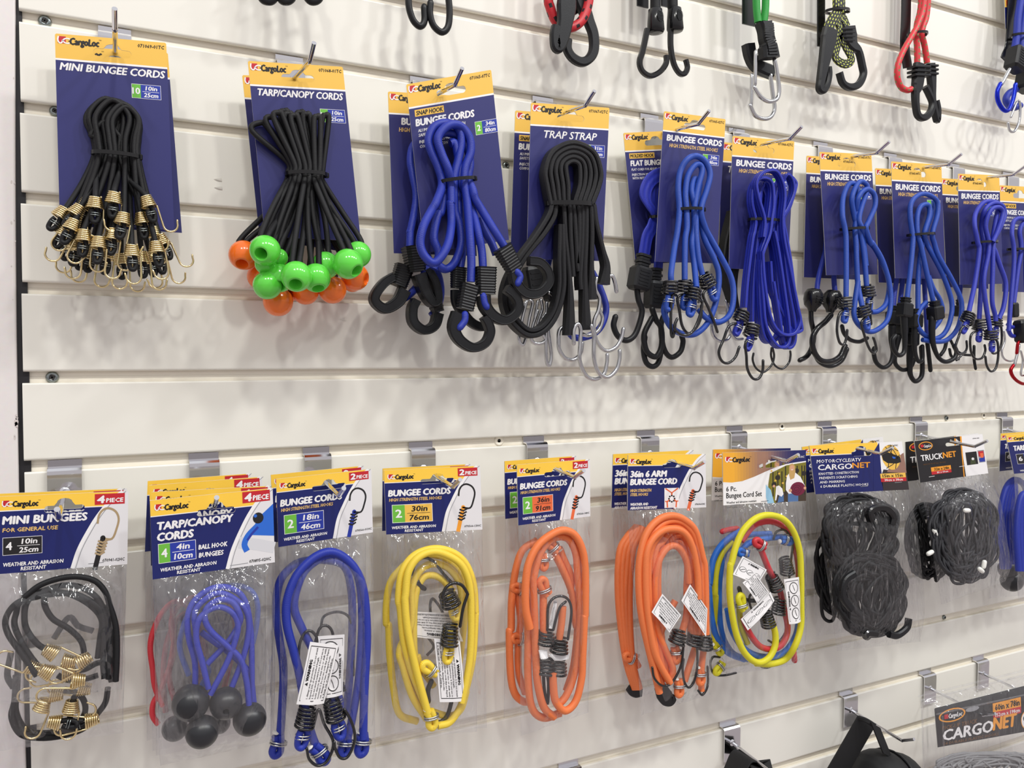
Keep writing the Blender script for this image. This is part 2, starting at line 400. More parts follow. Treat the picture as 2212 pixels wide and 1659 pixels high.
# ---------------------------------------------------------------- display hooks (bracket + wire peg)
def groove_z(k): return -k*S
PEGS = {}
def display_hook(x, k, label, w=.0262, pw=1.0, droop=.008, L=.104):
    """x = photograph column of the bracket, k = groove; the bracket hooks over the slat's upper edge"""
    yy = {0: 230+(x-1177)*.16, 5: 1021-.055*(x-60), 9: 1500, 10: 1600, -4: -400, -3: -100}[k]
    for _ in range(5):
        zt = bp(x, yy).z; yy += (zt-groove_z(k))/.0762*140
    X = bp(x, yy).x; zt = groove_z(k)
    t = thing('display_hook', label, 'display hook', (X, -.002, zt-.018), 'chrome display hooks on the slat wall')
    mb = MB(); hw = w/2
    prof = [(.0058, zt+.0088), (.0058, zt+.0026), (.0054, zt+.0016), (.0045, zt+.0012), (-.0002, zt+.0012), (-.0022, zt+.0008), (-.0034, zt-.0004), (-.0036, zt-.003), (-.0030, zt-.041)]
    n = len(prof); th = .0014
    off = []
    for i, (y, z) in enumerate(prof):
        a = prof[max(i-1, 0)]; b = prof[min(i+1, n-1)]
        ty, tz = b[0]-a[0], b[1]-a[1]; l = math.hypot(ty, tz); off.append((y-tz/l*-th, z+ty/l*-th))
    secs = []
    for (y, z), (y2, z2) in zip(prof, off):
        secs.append([Vector((X-hw, y, z)), Vector((X+hw, y, z)), Vector((X+hw, y2, z2)), Vector((X-hw, y2, z2))])
    mb.ring(secs, CHROME, smooth=False)
    bolt = Vector((X, .0058, zt+.0058))
    mb.lathe(bolt, N, [(.0001, .0024), (.0003, .0024)], INK, 14, caps=True)
    mb.build('back_plate', t)
    mb = MB(); z0 = zt-.018
    r0 = Vector((X, -.003, z0)); p = [r0, r0+Vector((0, -.02, -droop*.25)), Vector((X, -L*.78, z0-droop)), Vector((X, -L*.83, z0-droop)), Vector((X, -L*.87, z0-droop*.75)), Vector((X, -L, z0+.001))]
    p = catmull(p, 5)
    mb.tube(p, .0021*pw, CHROME, 14)
    mb.lathe(r0, N, [(0, .0052), (.0012, .0048), (.0024, .0036), (.003, .002)], CHROME, 18)
    mb.build('peg', t)
    PEGS[(x, k)] = (X, z0)
    return t
for x, lb in ((248, 'chrome hook holding the black mini bungee cord cards'), (627, 'chrome hook holding the ball cord cards with green balls'),
              (915, 'chrome hook through the tilted snap hook bungee card'), (1177, 'chrome hook through the black trap strap card'),
              (1408, 'chrome hook whose bracket shows beside the round blue cord card'), (1597, 'chrome hook through the flat blue bungee cord card'),
              (1778, 'chrome hook above the blue cords third from the right end'), (1929, 'chrome hook above the blue cords second from the right end'),
              (2066, 'chrome hook of the last full blue cord card'), (2184, 'chrome hook cut off by the right picture edge, upper row')):
    display_hook(x, 0, lb)
for x, lb in ((140, 'chrome bracket hook of the mini bungee bags at the panel edge'), (441, 'chrome bracket hook of the ball hook bungee bags'),
              (685, 'chrome bracket hook of the bagged blue cords'), (912, 'chrome bracket hook of the bagged yellow cords'),
              (1157, 'chrome bracket hook of the bagged two-piece orange cords'), (1400, 'chrome bracket hook of the six-arm orange cord bags'),
              (1592, 'chrome bracket hook of the multicoloured cord set bags'), (1787, 'chrome bracket hook of the motorcycle cargo net bags'),
              (1985, 'chrome bracket hook of the truck net bags'), (2171, 'chrome bracket hook of the last bags at the right picture edge')):
    display_hook(x, 5, lb)
for x, k, lb in ((1232, 10, 'chrome bracket only just showing at the bottom picture edge'), (1577, 10, 'chrome hook with a black webbing loop, lowest row'),
              (1833, 10, 'chrome hook carrying the black strap bag, lowest row'), (2004, 10, 'chrome hook behind the clear net pack'),
              (2119, 10, 'chrome hook above the clear net pack, rightmost of the lowest row')):
    display_hook(x, k, lb)
# ---------------------------------------------------------------- printed cards
def bil(c, n):
    TL, TR, BR, BL = c
    Hr = ((BL-TL).length+(BR-TR).length)/((TR-TL).length+(BR-BL).length)
    def mp(u, v, off=0.0):
        q = v/Hr
        return (TL*(1-u)+TR*u)*(1-q)+(BL*(1-u)+BR*u)*q+n*off
    return mp, Hr
def quad(cs, d, d2=None, view='P'):
    """four photograph corners TL TR BR BL -> world points (upper edge d mm off the wall, lower edge d2)"""
    d2 = d if d2 is None else d2
    q = [float(v) for v in cs.replace(',', ' ').split()]
    p = [W(view, q[0], q[1], d), W(view, q[2], q[3], d), W(view, q[4], q[5], d2), W(view, q[6], q[7], d2)]
    n = -((p[1]-p[0]).cross(p[3]-p[0])).normalized()
    return p, n
def slot(cx, cy, w, h, bw, bh):
    r = h/2; o = []
    for k in range(7): a = math.pi/2+math.pi*k/6; o.append((cx-w/2+r+r*math.cos(a), cy+r*math.sin(a)))
    o.append((cx-bw/2-.02, cy-r)); o.append((cx-bw/2, cy-r-bh*.4))
    for k in range(1, 6): a = math.pi+math.pi*k/6; o.append((cx+bw/2*math.cos(a), cy-r-bh*.4+bh*.6*math.sin(a)))
    o.append((cx+bw/2, cy-r-bh*.4)); o.append((cx+bw/2+.02, cy-r))
    for k in range(7): a = -math.pi/2+math.pi*k/6; o.append((cx+w/2-r+r*math.cos(a), cy+r*math.sin(a)))
    return o
def rect(mb, mp, x0, y0, x1, y1, m, off=.00008):
    mb.add([mp(x0, y0, off), mp(x1, y0, off), mp(x1, y1, off), mp(x0, y1, off)], [(0, 3, 2, 1)], m)
def fpoly(mb, mp, p, m, off=.00008):
    mb.poly(p, [], mp, m, off)
def c2(p, k=4): return [(q.x, q.y) for q in catmull([Vector((a, b, 0)) for a, b in p], k)]
def stroke(mb, mp, p, w, m, off=.00016):
    """a drawn line of width w along 2D points, rounded through its points when there are four or more"""
    if len(p) > 3 and not isinstance(w, (list, tuple)): p = c2(p)
    L = len(p)
    ls, rs = [], []
    for i in range(L):
        a = p[max(i-1, 0)]; b = p[min(i+1, L-1)]; tx, ty = b[0]-a[0], b[1]-a[1]; l = math.hypot(tx, ty) or 1
        ww = w[i] if isinstance(w, (list, tuple)) else w
        ls.append((p[i][0]-ty/l*ww/2, p[i][1]+tx/l*ww/2)); rs.append((p[i][0]+ty/l*ww/2, p[i][1]-tx/l*ww/2))
    mb.add([mp(*q, off) for q in ls]+[mp(*q, off) for q in rs], [(i, i+1, L+i+1, L+i) for i in range(L-1)], m)
def disc(mb, mp, x, y, r, m, off=.0001, ry=None, n=18):
    ry = ry or r
    mb.add([mp(x+r*math.cos(2*math.pi*k/n), y+ry*math.sin(2*math.pi*k/n), off) for k in range(n)], [tuple(range(n))[::-1]], m)
def board(mb, mp, W_, H_, hole, layers, th=.0006, ch=.012):
    """die-cut board: coloured front layers (v0, v1, material), grey back, cut edges, a real hang hole"""
    out = [(ch, 0), (W_-ch, 0), (W_, ch), (W_, H_), (0, H_), (0, ch)]
    for v0, v1, m in layers:
        o = [(ch, 0), (W_-ch, 0), (W_, ch), (W_, v1), (0, v1), (0, ch)] if v0 == 0 else [(0, v0), (W_, v0), (W_, v1), (0, v1)]
        mb.poly(o, [hole] if hole and v0 == 0 else [], mp, m, 0)
    mb.poly(out, [hole] if hole else [], mp, KRAFT, -th, True)
    for lp in [out]+([hole] if hole else []):
        n = len(lp)
        mb.add([mp(*q, 0) for q in lp]+[mp(*q, -th) for q in lp], [(i, (i+1) % n, n+(i+1) % n, n+i) for i in range(n)], KRAFT)
def logo(mb, mp, x, y, w, h, ink=None):
    """red tile with the white hook-and-c mark, then the lettering"""
    tw = w*.19; ink = ink or INK
    rect(mb, mp, x, y, x+tw, y+h*.82, RED)
    s = lambda a, b: (x+tw*a, y+h*.82*b)
    stroke(mb, mp, [s(.1, .02), s(.02, .5), s(.14, .86), s(.36, .96), s(.55, .8), s(.62, .5)], h*.15, WHT)
    a = [s(1.18+.5*math.cos(t), .6+.34*math.sin(t)) for t in [-.9-.44*k for k in range(11)]]
    stroke(mb, mp, a, h*.14, WHT)
    rect(mb, mp, x+tw*1.3, y+h*.46, x+w*.30, y+h*.56, ink, .00012)
    letter(mb, mp, 'CargoLoc', x+w*.28, x+w*.96, y+h*.12, y+h*.86, ink, 1.6, .1)
    letter(mb, mp, 'TM', x+w*.97, x+w*1.03, y+h*.05, y+h*.18, ink, 0, 0, .00015, 1)
def qtybox(mb, mp, x0, y0, x1, y1, n, a, b, gfrac=.31, gm=None, bm=None, tm=None):
    gm, bm, tm = gm or GRN, bm or BLU, tm or WHT
    h = y1-y0; g = x0+(x1-x0)*gfrac
    rect(mb, mp, x0, y0, x1, y1, WHT, .00006); e = h*.025
    rect(mb, mp, x0+e, y0+e, g, y1-e, gm, .0001); rect(mb, mp, g, y0+e, x1-e, y1-e, bm, .0001)
    letter(mb, mp, n, x0+(g-x0)*(.1 if len(n) > 1 else .28), x0+(g-x0)*(.9 if len(n) > 1 else .74), y0+h*.28, y0+h*.70, WHT, .9)
    w = x1-g
    letter(mb, mp, a, g+w*.24, g+w*(.80 if len(a) > 3 else .74), y0+h*.12, y0+h*.40, tm, 1, .14)
    rect(mb, mp, g+w*.08, y0+h*.49, x1-w*.09, y0+h*.515, tm, .00014)
    letter(mb, mp, b, g+w*.15, g+w*.84, y0+h*.60, y0+h*.88, tm, 1, .14)
def tc_card(t, cs, d, title, code='', qty=None, subs=(), sticker=None, tm=None, d2=None, tight=False, style=1):
    """long hang card: yellow head, white rule, navy field"""
    p, n = quad(cs, d, d2); mp, H = bil(p, n); mb = MB()
    board(mb, mp, 1, H, slot(.5, .147, .345, .072, .13, .05), [(0, .238, YEL), (.238, .256, WHT), (.256, H, NAVY)])
    logo(mb, mp, .022, .022, .37, .085)
    if code: letter(mb, mp, code, .73, .975, .034, .066, INK, .6, .12, res=1)
    y = .28
    if sticker:
        rect(mb, mp, .06, y-.004, .06+.037*len(sticker), y+.066, YEL, .0001)
        letter(mb, mp, sticker, .075, .06+.037*len(sticker)-.015, y+.010, y+.053, INK, 1, .12)
        y += .083
    h = .074 if not sticker else .068
    if style == 1: letter(mb, mp, title[0], title[1], title[2], y+.012, y+.012+h, WHT, 1.45, .08)
    elif style == 2: letter(mb, mp, title[0], title[1], title[2], y, y+.068, WHT, 1.0, .2)
    else: letter(mb, mp, title[0], title[1], title[2], y+.02, y+.10, WHT, .55, .22)
    y += .012+h+.035
    for s, x0, x1, hh, m, b in subs:
        letter(mb, mp, s, x0, x1, y, y+hh, m, b, .12, res=1); y += hh*1.62
    if qty: qtybox(mb, mp, qty[3], qty[4], qty[3]+.27, qty[4]+.138, *qty[:3])
    return mb.build('card', t), mp, H
HSS = ('HIGH STRENGTH STEEL HOOKS', .115, .895, .046, GOLD, .8)
ALU = [('ALUMINUM ALLOY HOOKS WITH', .075, .62, .03, WHT, .5), ('SAFETY LATCHES', .075, .38, .03, WHT, .5), ('', 0, 0, .012, WHT, 0), ('INJECTION MOLDED GRIP FOR', .075, .60, .03, WHT, .5), ('COMFORT AND CONTROL', .075, .48, .03, WHT, .5)]
FLT = [('FLAT CORD FOR ADDED SURFACE CONTACT', .075, .86, .03, WHT, .5), ('', 0, 0, .012, WHT, 0), ('INJECTION MOLDED STEEL HOOKS', .075, .76, .03, WHT, .5), ('WITH RETENTION LATCHES', .075, .60, .03, WHT, .5)]
# ---------------------------------------------------------------- goods: cords, hooks, ties, bags
def rub(name, rgb): return mat(name, rgb, .45, kind='braid', scale=.40, bump=.38)
BLKCORD = mat('cord_black', (21, 21, 24), .55, spec=.35, kind='braid', scale=.5, bump=.3)
BLUECORD = rub('cord_blue', (32, 53, 168)); BLUEFLAT = mat('webbing_blue', (34, 48, 168), .5, kind='rib', scale=1.9, bump=.8)
SKYCORD = rub('cord_sky_blue', (37, 79, 182)); YELCORD = rub('cord_yellow', (255, 222, 72)); ORGCORD = rub('cord_orange', (250, 132, 72))
REDCORD = rub('cord_red', (214, 50, 60)); LIMECORD = rub('cord_lemon', (232, 224, 40)); AQUACORD = rub('cord_bright_blue', (34, 112, 214))
GRNCORD = rub('cord_green', (40, 160, 60)); DKBLUE = rub('cord_violet_blue', (48, 60, 184))
STRAPRUB = mat('rubber_strap', (27, 27, 30), .5, spec=.35, kind='grain', scale=500, bump=.2)
TIE = mat('tie_black', (14, 14, 16), .22)
GREENBALL = mat('ball_green', (98, 214, 72), .16, coat=.3); ORANGEBALL = mat('ball_orange', (250, 118, 36), .18, coat=.3)
BLACKBALL = mat('ball_black', (36, 37, 41), .34)
CUT = mat('cord_core', (226, 222, 214), .8)
WEB = mat('webbing_black', (20, 20, 22), .7, kind='braid', scale=.5, bump=.6)
FILM = film_mat('clear_film', (.975, .975, .98), .07, .02, 48)
FILMB = film_mat('clear_film_loose', (.965, .965, .97), .05, .012, 60)
def pxmm(view, x, y, d):
    """photograph pixels per millimetre, measured up the wall at that point"""
    X, Y = px(view, x, y)
    return 10/((bp(X, Y+5, d*.001)-bp(X, Y-5, d*.001)).length*1000)
def ellipse_ring(mb, o, ax, ay, az, w, t, m, n=28):
    """flat band round an ellipse with half axes ax, ay; w along az"""
    secs = []
    wz = az.normalized()*w/2
    for k in range(n):
        a = 2*math.pi*k/n; q = o+ax*math.cos(a)+ay*math.sin(a)
        nr = (ax*math.cos(a)/max(ax.length, 1e-6)**2+ay*math.sin(a)/max(ay.length, 1e-6)**2).normalized()*t/2
        secs.append([q-wz-nr, q+wz-nr, q+wz+nr, q-wz+nr])
    mb.ring(secs, m, True, False, False)
class Pk:
    def __init__(s, name, label, cat, group, view, x, y, d):
        s.at = W(view, x, y, d); s.t = thing(name, label, cat, s.at, group)
    def cord(s, path, d, r, m, ends=(), name='bungee_cord', k=6, n=10, view='P', closed=False, parent=None, label=None):
        p = catmull(pts(view, path, d), k, closed); mb = MB(); mb.tube(p, r*.001, m, n, closed)
        for e in ends: s.bulb(mb, e, r, m)
        o = mb.build(name, parent or s.t)
        if label: o['label'] = label
        for e in ends: s.chook(o, e)
        return o
    def strip(s, path, d, w, t, m, name='strap', k=6, view='P', nrm=None, parent=None, twist=None):
        """flat strap: w across its face in the picture plane, t towards the viewer (mm)"""
        p = catmull(pts(view, path, d), k); mb = MB()
        L = len(p); f = lambda q: [q[min(int(i/(L-1)*(len(q)-1)), len(q)-2)]*(1-((i/(L-1)*(len(q)-1))-min(int(i/(L-1)*(len(q)-1)), len(q)-2)))+q[min(int(i/(L-1)*(len(q)-1)), len(q)-2)+1]*((i/(L-1)*(len(q)-1))-min(int(i/(L-1)*(len(q)-1)), len(q)-2)) for i in range(L)] if isinstance(q, (list, tuple)) else [q]*L
        mb.band(p, [v*.001 for v in f(w)], [v*.001 for v in f(t)], m, nrm, twist=f(twist) if twist else None)
        return mb.build(name, parent or s.t)
    # an end: (view, x, y, angle, depth, kind, side, hook path or '', bulb?)
    KIND = dict(mini=(.0095, .0040, .0062, 6, .00072, BRASS, .017, .0056), wire=(.0145, .0075, .0092, 4, .0015, BLKWIRE, .030, .0095), wire2=(.020, .0068, .0084, 6, .00125, BLKWIRE, .034, .0105))
    def bulb(s, mb, e, r, m):
        view, x, y, ang, d, kind, side = e[:7]; r *= .001
        if len(e) > 8 and not e[8]: return
        o, a, b = frame(view, x, y, d, ang); L = s.KIND[kind][0]
        q = o+a*(L*.5); e0 = r*.8
        loop = [o-a*L*.2+b*e0*.2, q+b*e0*.9, q+a*r*2.2+b*e0*1.5, q+a*r*4.4+b*e0, q+a*r*5+N*r*.3, q+a*r*4.4-b*e0, q+a*r*2.2-b*e0*1.3+N*r*.4, q+a*r*.6-b*e0*.9+N*r*.5]
        mb.tube(catmull(loop, 5), r*.86, m, 10)
        for h in (.5, 1.25):
            c = [q+a*r*(1.3+h)+b*(r*1.75*math.cos(t))+N*(r*1.25*math.sin(t)+r*.15) for t in [k*math.pi/8 for k in range(16)]]
            mb.tube(c, r*(.13 if kind == 'mini' else .2)+.0001, SCREW if kind == 'mini' else ZINC, 6, True)
    def chook(s, parent, e):
        view, x, y, ang, d, kind, side = e[:7]; jp = e[7] if len(e) > 7 else ''
        L, r0, r1, turns, wr, m, sh, jr = s.KIND[kind]
        o, a, b = frame(view, x, y, d, ang); mb = MB(); nn = int(turns*14)
        tail = o+a*(L*.5)
        coil = []
        for i in range(nn+1):
            t = i/nn; th = t*turns*2*math.pi+(math.pi/2 if side > 0 else -math.pi/2); r = r0+(r1-r0)*t
            coil.append(o+a*(L*(t-.5))+b*(r*math.sin(th)*side)+N*(r*.92*math.cos(th)))
        mb.tube(coil, wr, m, 7)
        if jp is not None:
            if jp:
                p = [coil[-1]]+pts(view, jp, d+r1*1000*.3)
                mb.tube(catmull(p, 6), wr*1.12, m, 8, round_ends=True)
            else:
                c = coil[-1]; base = [c, c+a*.003, c+a*sh]
                j = [c+a*(sh)+b*(-side*jr)*(1-math.cos(t))+a*(jr*math.sin(t)) for t in [math.pi*k/10 for k in range(1, 11)]]
                j.append(j[-1]-a*jr*.45-b*side*jr*.12)
                mb.tube(catmull(base, 4)+catmull(j, 2), wr*1.12, m, 8, round_ends=True)
        mb.build('hook', parent)
    def wire(s, path, d, r, m, view='P', name='hook', parent=None, n=9, k=6, closed=False):
        mb = MB(); p = catmull(pts(view, path, d), k, closed)
        if closed: mb.tube(p, r*.001, m, n, True)
        else: mb.tube(p, r*.001, m, n, round_ends=True)
        return mb.build(name, parent or s.t)
    def tie(s, view, x0, y0, x1, y1, d0, d1, w=3.2, head=1):
        """cable tie round the bundle between the two picture points, from depth d0 to d1"""
        A, B = W(view, x0, y0, (d0+d1)/2), W(view, x1, y1, (d0+d1)/2); ax = (B-A)/2; ay = N*((d1-d0)*.0005); mb = MB()
        az = ax.cross(ay); ellipse_ring(mb, (A+B)/2, ax, ay, az, w*.001, .0014, TIE)
        c = B if head > 0 else A; u = ax.normalized()
        mb.box(c, u*.0018, N*.002, az.normalized()*w*.00075, TIE, .3)
        return mb.build('cable_tie', s.t)
    def ball(s, parent, view, x, y, rpx, d, m, hx=None, hy=None, name='ball', hole=.42):
        sc = VIEWS[view][2]; r = rpx*sc/pxmm(view, x, y, d)*.001; o = W(view, x, y, d); mb = MB()
        if hx is None: ax = Vector((.1, .35, -1)).normalized()
        else:
            dx, dy = (hx-x)/rpx, (hy-y)/rpx; q = math.sqrt(max(.02, 1-dx*dx-dy*dy)); _, a, b = frame(view, x, y, d, 0)
            ax = (a*dx+Vector((0, 0, -1))*dy+N*q+Vector((-.15, 0, .1))*0).normalized()
        t0 = math.asin(hole); prof = [(-.2*r, .0012), (.2*r, hole*r*.55), (.70*r, hole*r*.9), (math.cos(t0)*r-.0004, hole*r*.97)]
        prof += [(r*math.cos(t), r*math.sin(t)) for t in [t0+(math.pi-t0)*k/18 for k in range(19)]]
        mb.lathe(o, ax, prof, m, 28)
        return mb.build(name, parent)
    def clip(s, parent, path, d, wr, m, view='P', name='carabiner', gate='', gm=None):
        mb = MB(); p = catmull(pts(view, path, d), 6); mb.tube(p, wr*.001, m, 10, round_ends=True)
        o = mb.build(name, parent or s.t)
        if gate:
            g = MB(); gp = pts(view, gate, d); g.tube([gp[0]+(gp[1]-gp[0])*k/6 for k in range(7)], wr*.00085, gm or STEEL, 10, round_ends=True)
            g.build('gate', o)
        return o
    def molded(s, parent, view, collar, cw, path, w, t, d, cord=None, ribs=9, name='molded_hook', cordm=None):
        """moulded plastic snap hook: ribbed collar, then a thick C with a raised rim on each face"""
        mb = MB(); c = pts(view, collar, d); n = ribs*3; P_ = []; ww = []; tt = []
        c = catmull(c, 6) if len(c) > 2 else c
        for i in range(n+1):
            q = i/n*(len(c)-1); a = min(int(q), len(c)-2); P_.append(c[a].lerp(c[a+1], q-a))
            rib = (1, .93, .93)[i % 3]; ww.append(cw*.001*rib*(1-.12*i/n)); tt.append(t*.00155*rib*(1-.2*i/n))
        mb.band(P_, ww, tt, BLKPL, ch=.2)
        p = catmull(pts(view, path, d), 6); L = len(p); wl = w if isinstance(w, (list, tuple)) else [w, w]
        ws = [.001*(wl[0]+(wl[-1]-wl[0])*min(1, i/(L*.45))) for i in range(L)]
        mb.band(p, ws, t*.001, BLKPL, ch=.14)
        for sg in (1, -1):                            # raised rims
            secs = []
            ctr = []
            for i in range(L):
                tg = (p[min(i+1, L-1)]-p[max(i-1, 0)]).normalized(); x = tg.cross(N).normalized(); ctr.append(p[i]+x*(sg*ws[i]*.40)+N*(t*.0005))
            mb.tube(ctr, .0006, BLKPL, 6)
        o = mb.build(name, parent)
        if cord:
            q = MB(); q.tube(catmull(pts(view, cord, d+3.5), 6), .0036, cordm or BLUECORD, 10, round_ends=True); q.build('cord_end', o)
        return o
    def block(s, parent, view, x, y, ang, d, w, h, t, m=None, name='connector', grip=0, neck=0):
        """moulded connector body: bevelled block with grip ribs, optional neck towards the cord"""
        m = m or BLKPL; o, a, b = frame(view, x, y, d, ang); mb = MB(); w, h, t = w*.0005, h*.0005, t*.0005
        mb.box(o, b*w, N*t, a*h, m, .22)
        for k in range(grip):
            mb.box(o+a*(h*(-.55+1.1*k/max(1, grip-1)))+N*t*.98, b*w*.55, N*.0007, a*h*.05, m)
        if neck:
            for k, q in ((0, .62), (1, .72), (2, .6), (3, .7)):
                mb.box(o-a*(h+neck*.001*(.18+.25*k)), b*w*q, N*t*q, a*neck*.00014, m, .3)
        return mb.build(name, parent)

def bag(t, cs, d0, d1, puff, seed, m=None, head=None, name='bag', back=2.0, nu=30, nv=44, fl=1.4, pw=.42):
    """a clear poly bag: two creased sheets sealed down the sides and along the bottom"""
    p, n = quad(cs, d0, d1); mp, H = bil(p, n); mb = MB(); rnd = Vector((seed*3.1, seed*1.7, seed*.9)); m = m or FILM
    for face in (1, -1):
        vs = []; fs = []
        for j in range(nv+1):
            v = j/nv
            for i in range(nu+1):
                u = i/nu
                e = max(0, math.sin(math.pi*u))**pw; vv = (min(1, v/.22))**.7*(max(0, math.sin(math.pi*min(1, .5+max(0, v-.74)/.52)))**.7 if v > .74 else 1)
                b = puff*e*vv if face > 0 else -back*e*vv
                q = Vector((u*2.2, v*H*1.1, face*2))+rnd
                fold = noise.noise(Vector((q.x*4+noise.noise(q*1.3)*1.2, q.y*.9, q.z)))*1.9+noise.noise(q*3.1)*1.1+noise.noise(Vector((q.x*9, q.y*2.2, q.z+5)))*.55
                fold *= fl*(min(1, e*1.25))*(.35+.65*min(1, v*4))
                du = .012*noise.noise(Vector((face, v*4, seed)))*(1 if 0 < i < nu else 1)*min(1, v*5)
                vs.append(mp(u+du, v*H, (b+fold*(1 if face > 0 else .5))*.001))
        for j in range(nv):
            for i in range(nu):
                a = j*(nu+1)+i; fs.append((a, a+nu+1, a+nu+2, a+1) if face > 0 else (a, a+1, a+nu+2, a+nu+1))
        mb.add(vs, fs, m, True)
    for x in (0, 1):                                  # sealed side seams
        q = [mp(x+.012*noise.noise(Vector((1, k/12*4, seed)))*min(1, k/12*5), H*k/12, 0) for k in range(13)]
        mb.tube(q, .00035, m, 5)
    return mb.build(name, t)
def hc_card(t, cs, d, paint, yh=.13, sl=(.54, .137, .36), field=None, head=None, d2=None, href=None):
    """folded header card with a hang slot; the coloured head is a second printed layer"""
    p, n = quad(cs, d, d2); mp0, H0 = bil(p, n); mb = MB(); q = [float(v) for v in cs.replace(',', ' ').split()]
    H = href or (q[5]+q[7]-q[1]-q[3])/(q[2]+q[4]-q[0]-q[6]); kv = H0/H      # print heights are given in header widths as photographed
    mp = lambda u, v, off=0.0: mp0(u, v*kv, off)
    h = slot(sl[0], sl[1], sl[2], .052, .12, .055)
    board(mb, mp, 1, H, h, [(0, H, field or NAVYB)], .0012, .003)
    if yh:
        c = [q for q in h if q[1] < yh]
        fpoly(mb, mp, [(0, 0), (1, 0), (1, yh)]+[(c[-1][0], yh)]+c[::-1]+[(c[0][0], yh), (0, yh)], head or YELB, .00005)
        x0, x1 = c[0][0], c[-1][0]
        rect(mb, mp, 0, yh, x0 if max(q[1] for q in h) > yh+.006 else 1, yh+.007, WHT, .00006)
        if max(q[1] for q in h) > yh+.006: rect(mb, mp, x1, yh, 1, yh+.007, WHT, .00006)
    paint(mb, mp, H)
    return mb.build('header_card', t)
def T(mb, mp, *rows):
    """rows: text, x0, x1, top, base, ink, weight, slant"""
    for r in rows:
        letter(mb, mp, r[0], r[1], r[2], r[3], r[4], r[5] if len(r) > 5 else WHT, r[6] if len(r) > 6 else 1.3, r[7] if len(r) > 7 else .12, .00022, 2 if r[4]-r[3] > .045 else 1)
def pearl(mb, mp, H, k=1.0, x=0.0):
    """white swoosh field on the right of the header"""
    c = c2([(.955+x, 0), (.86+x, .07*k), (.76+x, .19*k), (.675+x, .33*k), (.61+x, .46*k), (.565+x, H)])
    fpoly(mb, mp, c+[(1, H), (1, 0)], CREAM, .00009); stroke(mb, mp, c, .028, WHT, .00012)
    stroke(mb, mp, [(a+.026, b) for a, b in c], .006, GREY, .00014)
def redtag(mb, mp, n, x0=.745, x1=.968, y0=.012, y1=.098):
    rect(mb, mp, x0, y0, x1, y1, RED, .00016); w = x1-x0
    T(mb, mp, (n, x0+w*.08, x0+w*.31, y0+.016, y1-.014, WHT, 1.6, .1), ('PIECE', x0+w*.38, x0+w*.94, y0+.036, y1-.016, WHT, 1.3, .08))
def hookpic(mb, mp, cord, wire=None, dx=0, dy=0, k=1.0, brass=False):
    """the printed picture of a hook and its cord end"""
    wire = wire or INK; s = lambda a, b: (.84+(a-.84)*k+dx, .40+(b-.40)*k+dy)
    stroke(mb, mp, [s(.80, .43), s(.77, .54), s(.735, .68)], .042*k, cord, .00017)
    stroke(mb, mp, [s(.755, .305), s(.765, .24), s(.80, .195), s(.85, .185), s(.905, .215), s(.93, .275), s(.915, .35), s(.875, .435), s(.79, .425)], .018*k, wire, .0002)
    for i in range(5 if brass else 4):
        q = i*(.024 if brass else .032); stroke(mb, mp, [s(.76-q*.25, .445+q), s(.80-q*.25, .462+q), s(.845-q*.3, .44+q)], .017*k, wire, .00022+i*.00002)
    disc(mb, mp, *s(.80, .425), .022*k, cord, .0002)
WAR = lambda y, x=.05, s=1.0: (('WEATHER AND ABRASION', x, x+.445*s, y, y+.027, WHT, 1, .12), ('RESISTANT', x+.13*s, x+.315*s, y+.037, y+.063, WHT, 1, .12))
def tag(parent, cs, d, lines, d2=None, vert=False, curl=1.5, flip=False, icons=0, name='warning_label', title=True):
    """white paper warning tag with a box rule and small print"""
    p, n = quad(cs, d, d2); mp0, H = bil(p, n); mb = MB()
    mp = lambda u, v, o=0.0: mp0(u, v, o+curl*.001*math.sin(math.pi*u)*(v/H)**2-.0004*math.cos(3*v))
    nu, nv = 5, 8
    g = lambda o: [mp(i/nu, H*j/nv, o) for j in range(nv+1) for i in range(nu+1)]
    fs = [(j*(nu+1)+i, (j+1)*(nu+1)+i, (j+1)*(nu+1)+i+1, j*(nu+1)+i+1) for j in range(nv) for i in range(nu)]
    mb.add(g(0), fs, WHT, True); mb.add(g(-.0003), [q[::-1] for q in fs], WHT, True)
    if vert: mq = (lambda u, v, o=0.0: mp(v, H-u*H, o)) if not flip else (lambda u, v, o=0.0: mp(1-v, u*H, o)); k = 1/H
    else: mq = (lambda u, v, o=0.0: mp(u, v*H, o)) if not flip else (lambda u, v, o=0.0: mp(1-u, H-v*H, o)); k = H
    for a in (((.06, .07), (.94, .07)), ((.94, .07), (.94, .93)), ((.94, .93), (.06, .93)), ((.06, .93), (.06, .07))):
        stroke(mb, mq, [a[0], ((a[0][0]+a[1][0])/2, (a[0][1]+a[1][1])/2), a[1]], .012, INK, .0002)
    y = .12
    if title:
        fpoly(mb, mq, [(.30, y+.10), (.36, y+.10), (.33, y)], INK, .0002); letter(mb, mq, 'WARNING', .38, .72, y+.005, y+.10, INK, 1, 0, .0002, 1); y += .15
    if icons:
        for c in range(icons):
            cx = .22+.56*c/max(1, icons-1); rr = .13*min(1, 1/k)
            disc(mb, mq, cx, y+.3, rr, INK, .00018, rr*(1 if not vert else 1/k*.9)); disc(mb, mq, cx, y+.3, rr*.86, WHT, .00022, rr*.86*(1 if not vert else 1/k*.9))
            stroke(mb, mq, [(cx-rr*.5, y+.3+rr*.5), (cx, y+.3), (cx+rr*.6, y+.3-rr*.4)], rr*.22, INK, .00026)
        y += .62
    for s_ in lines:
        letter(mb, mq, s_, .10, .10+min(.82, .82*len(s_)/40), y, y+.055, INK, .3, 0, .0002, 1); y += .098
    return mb.build(name, parent)
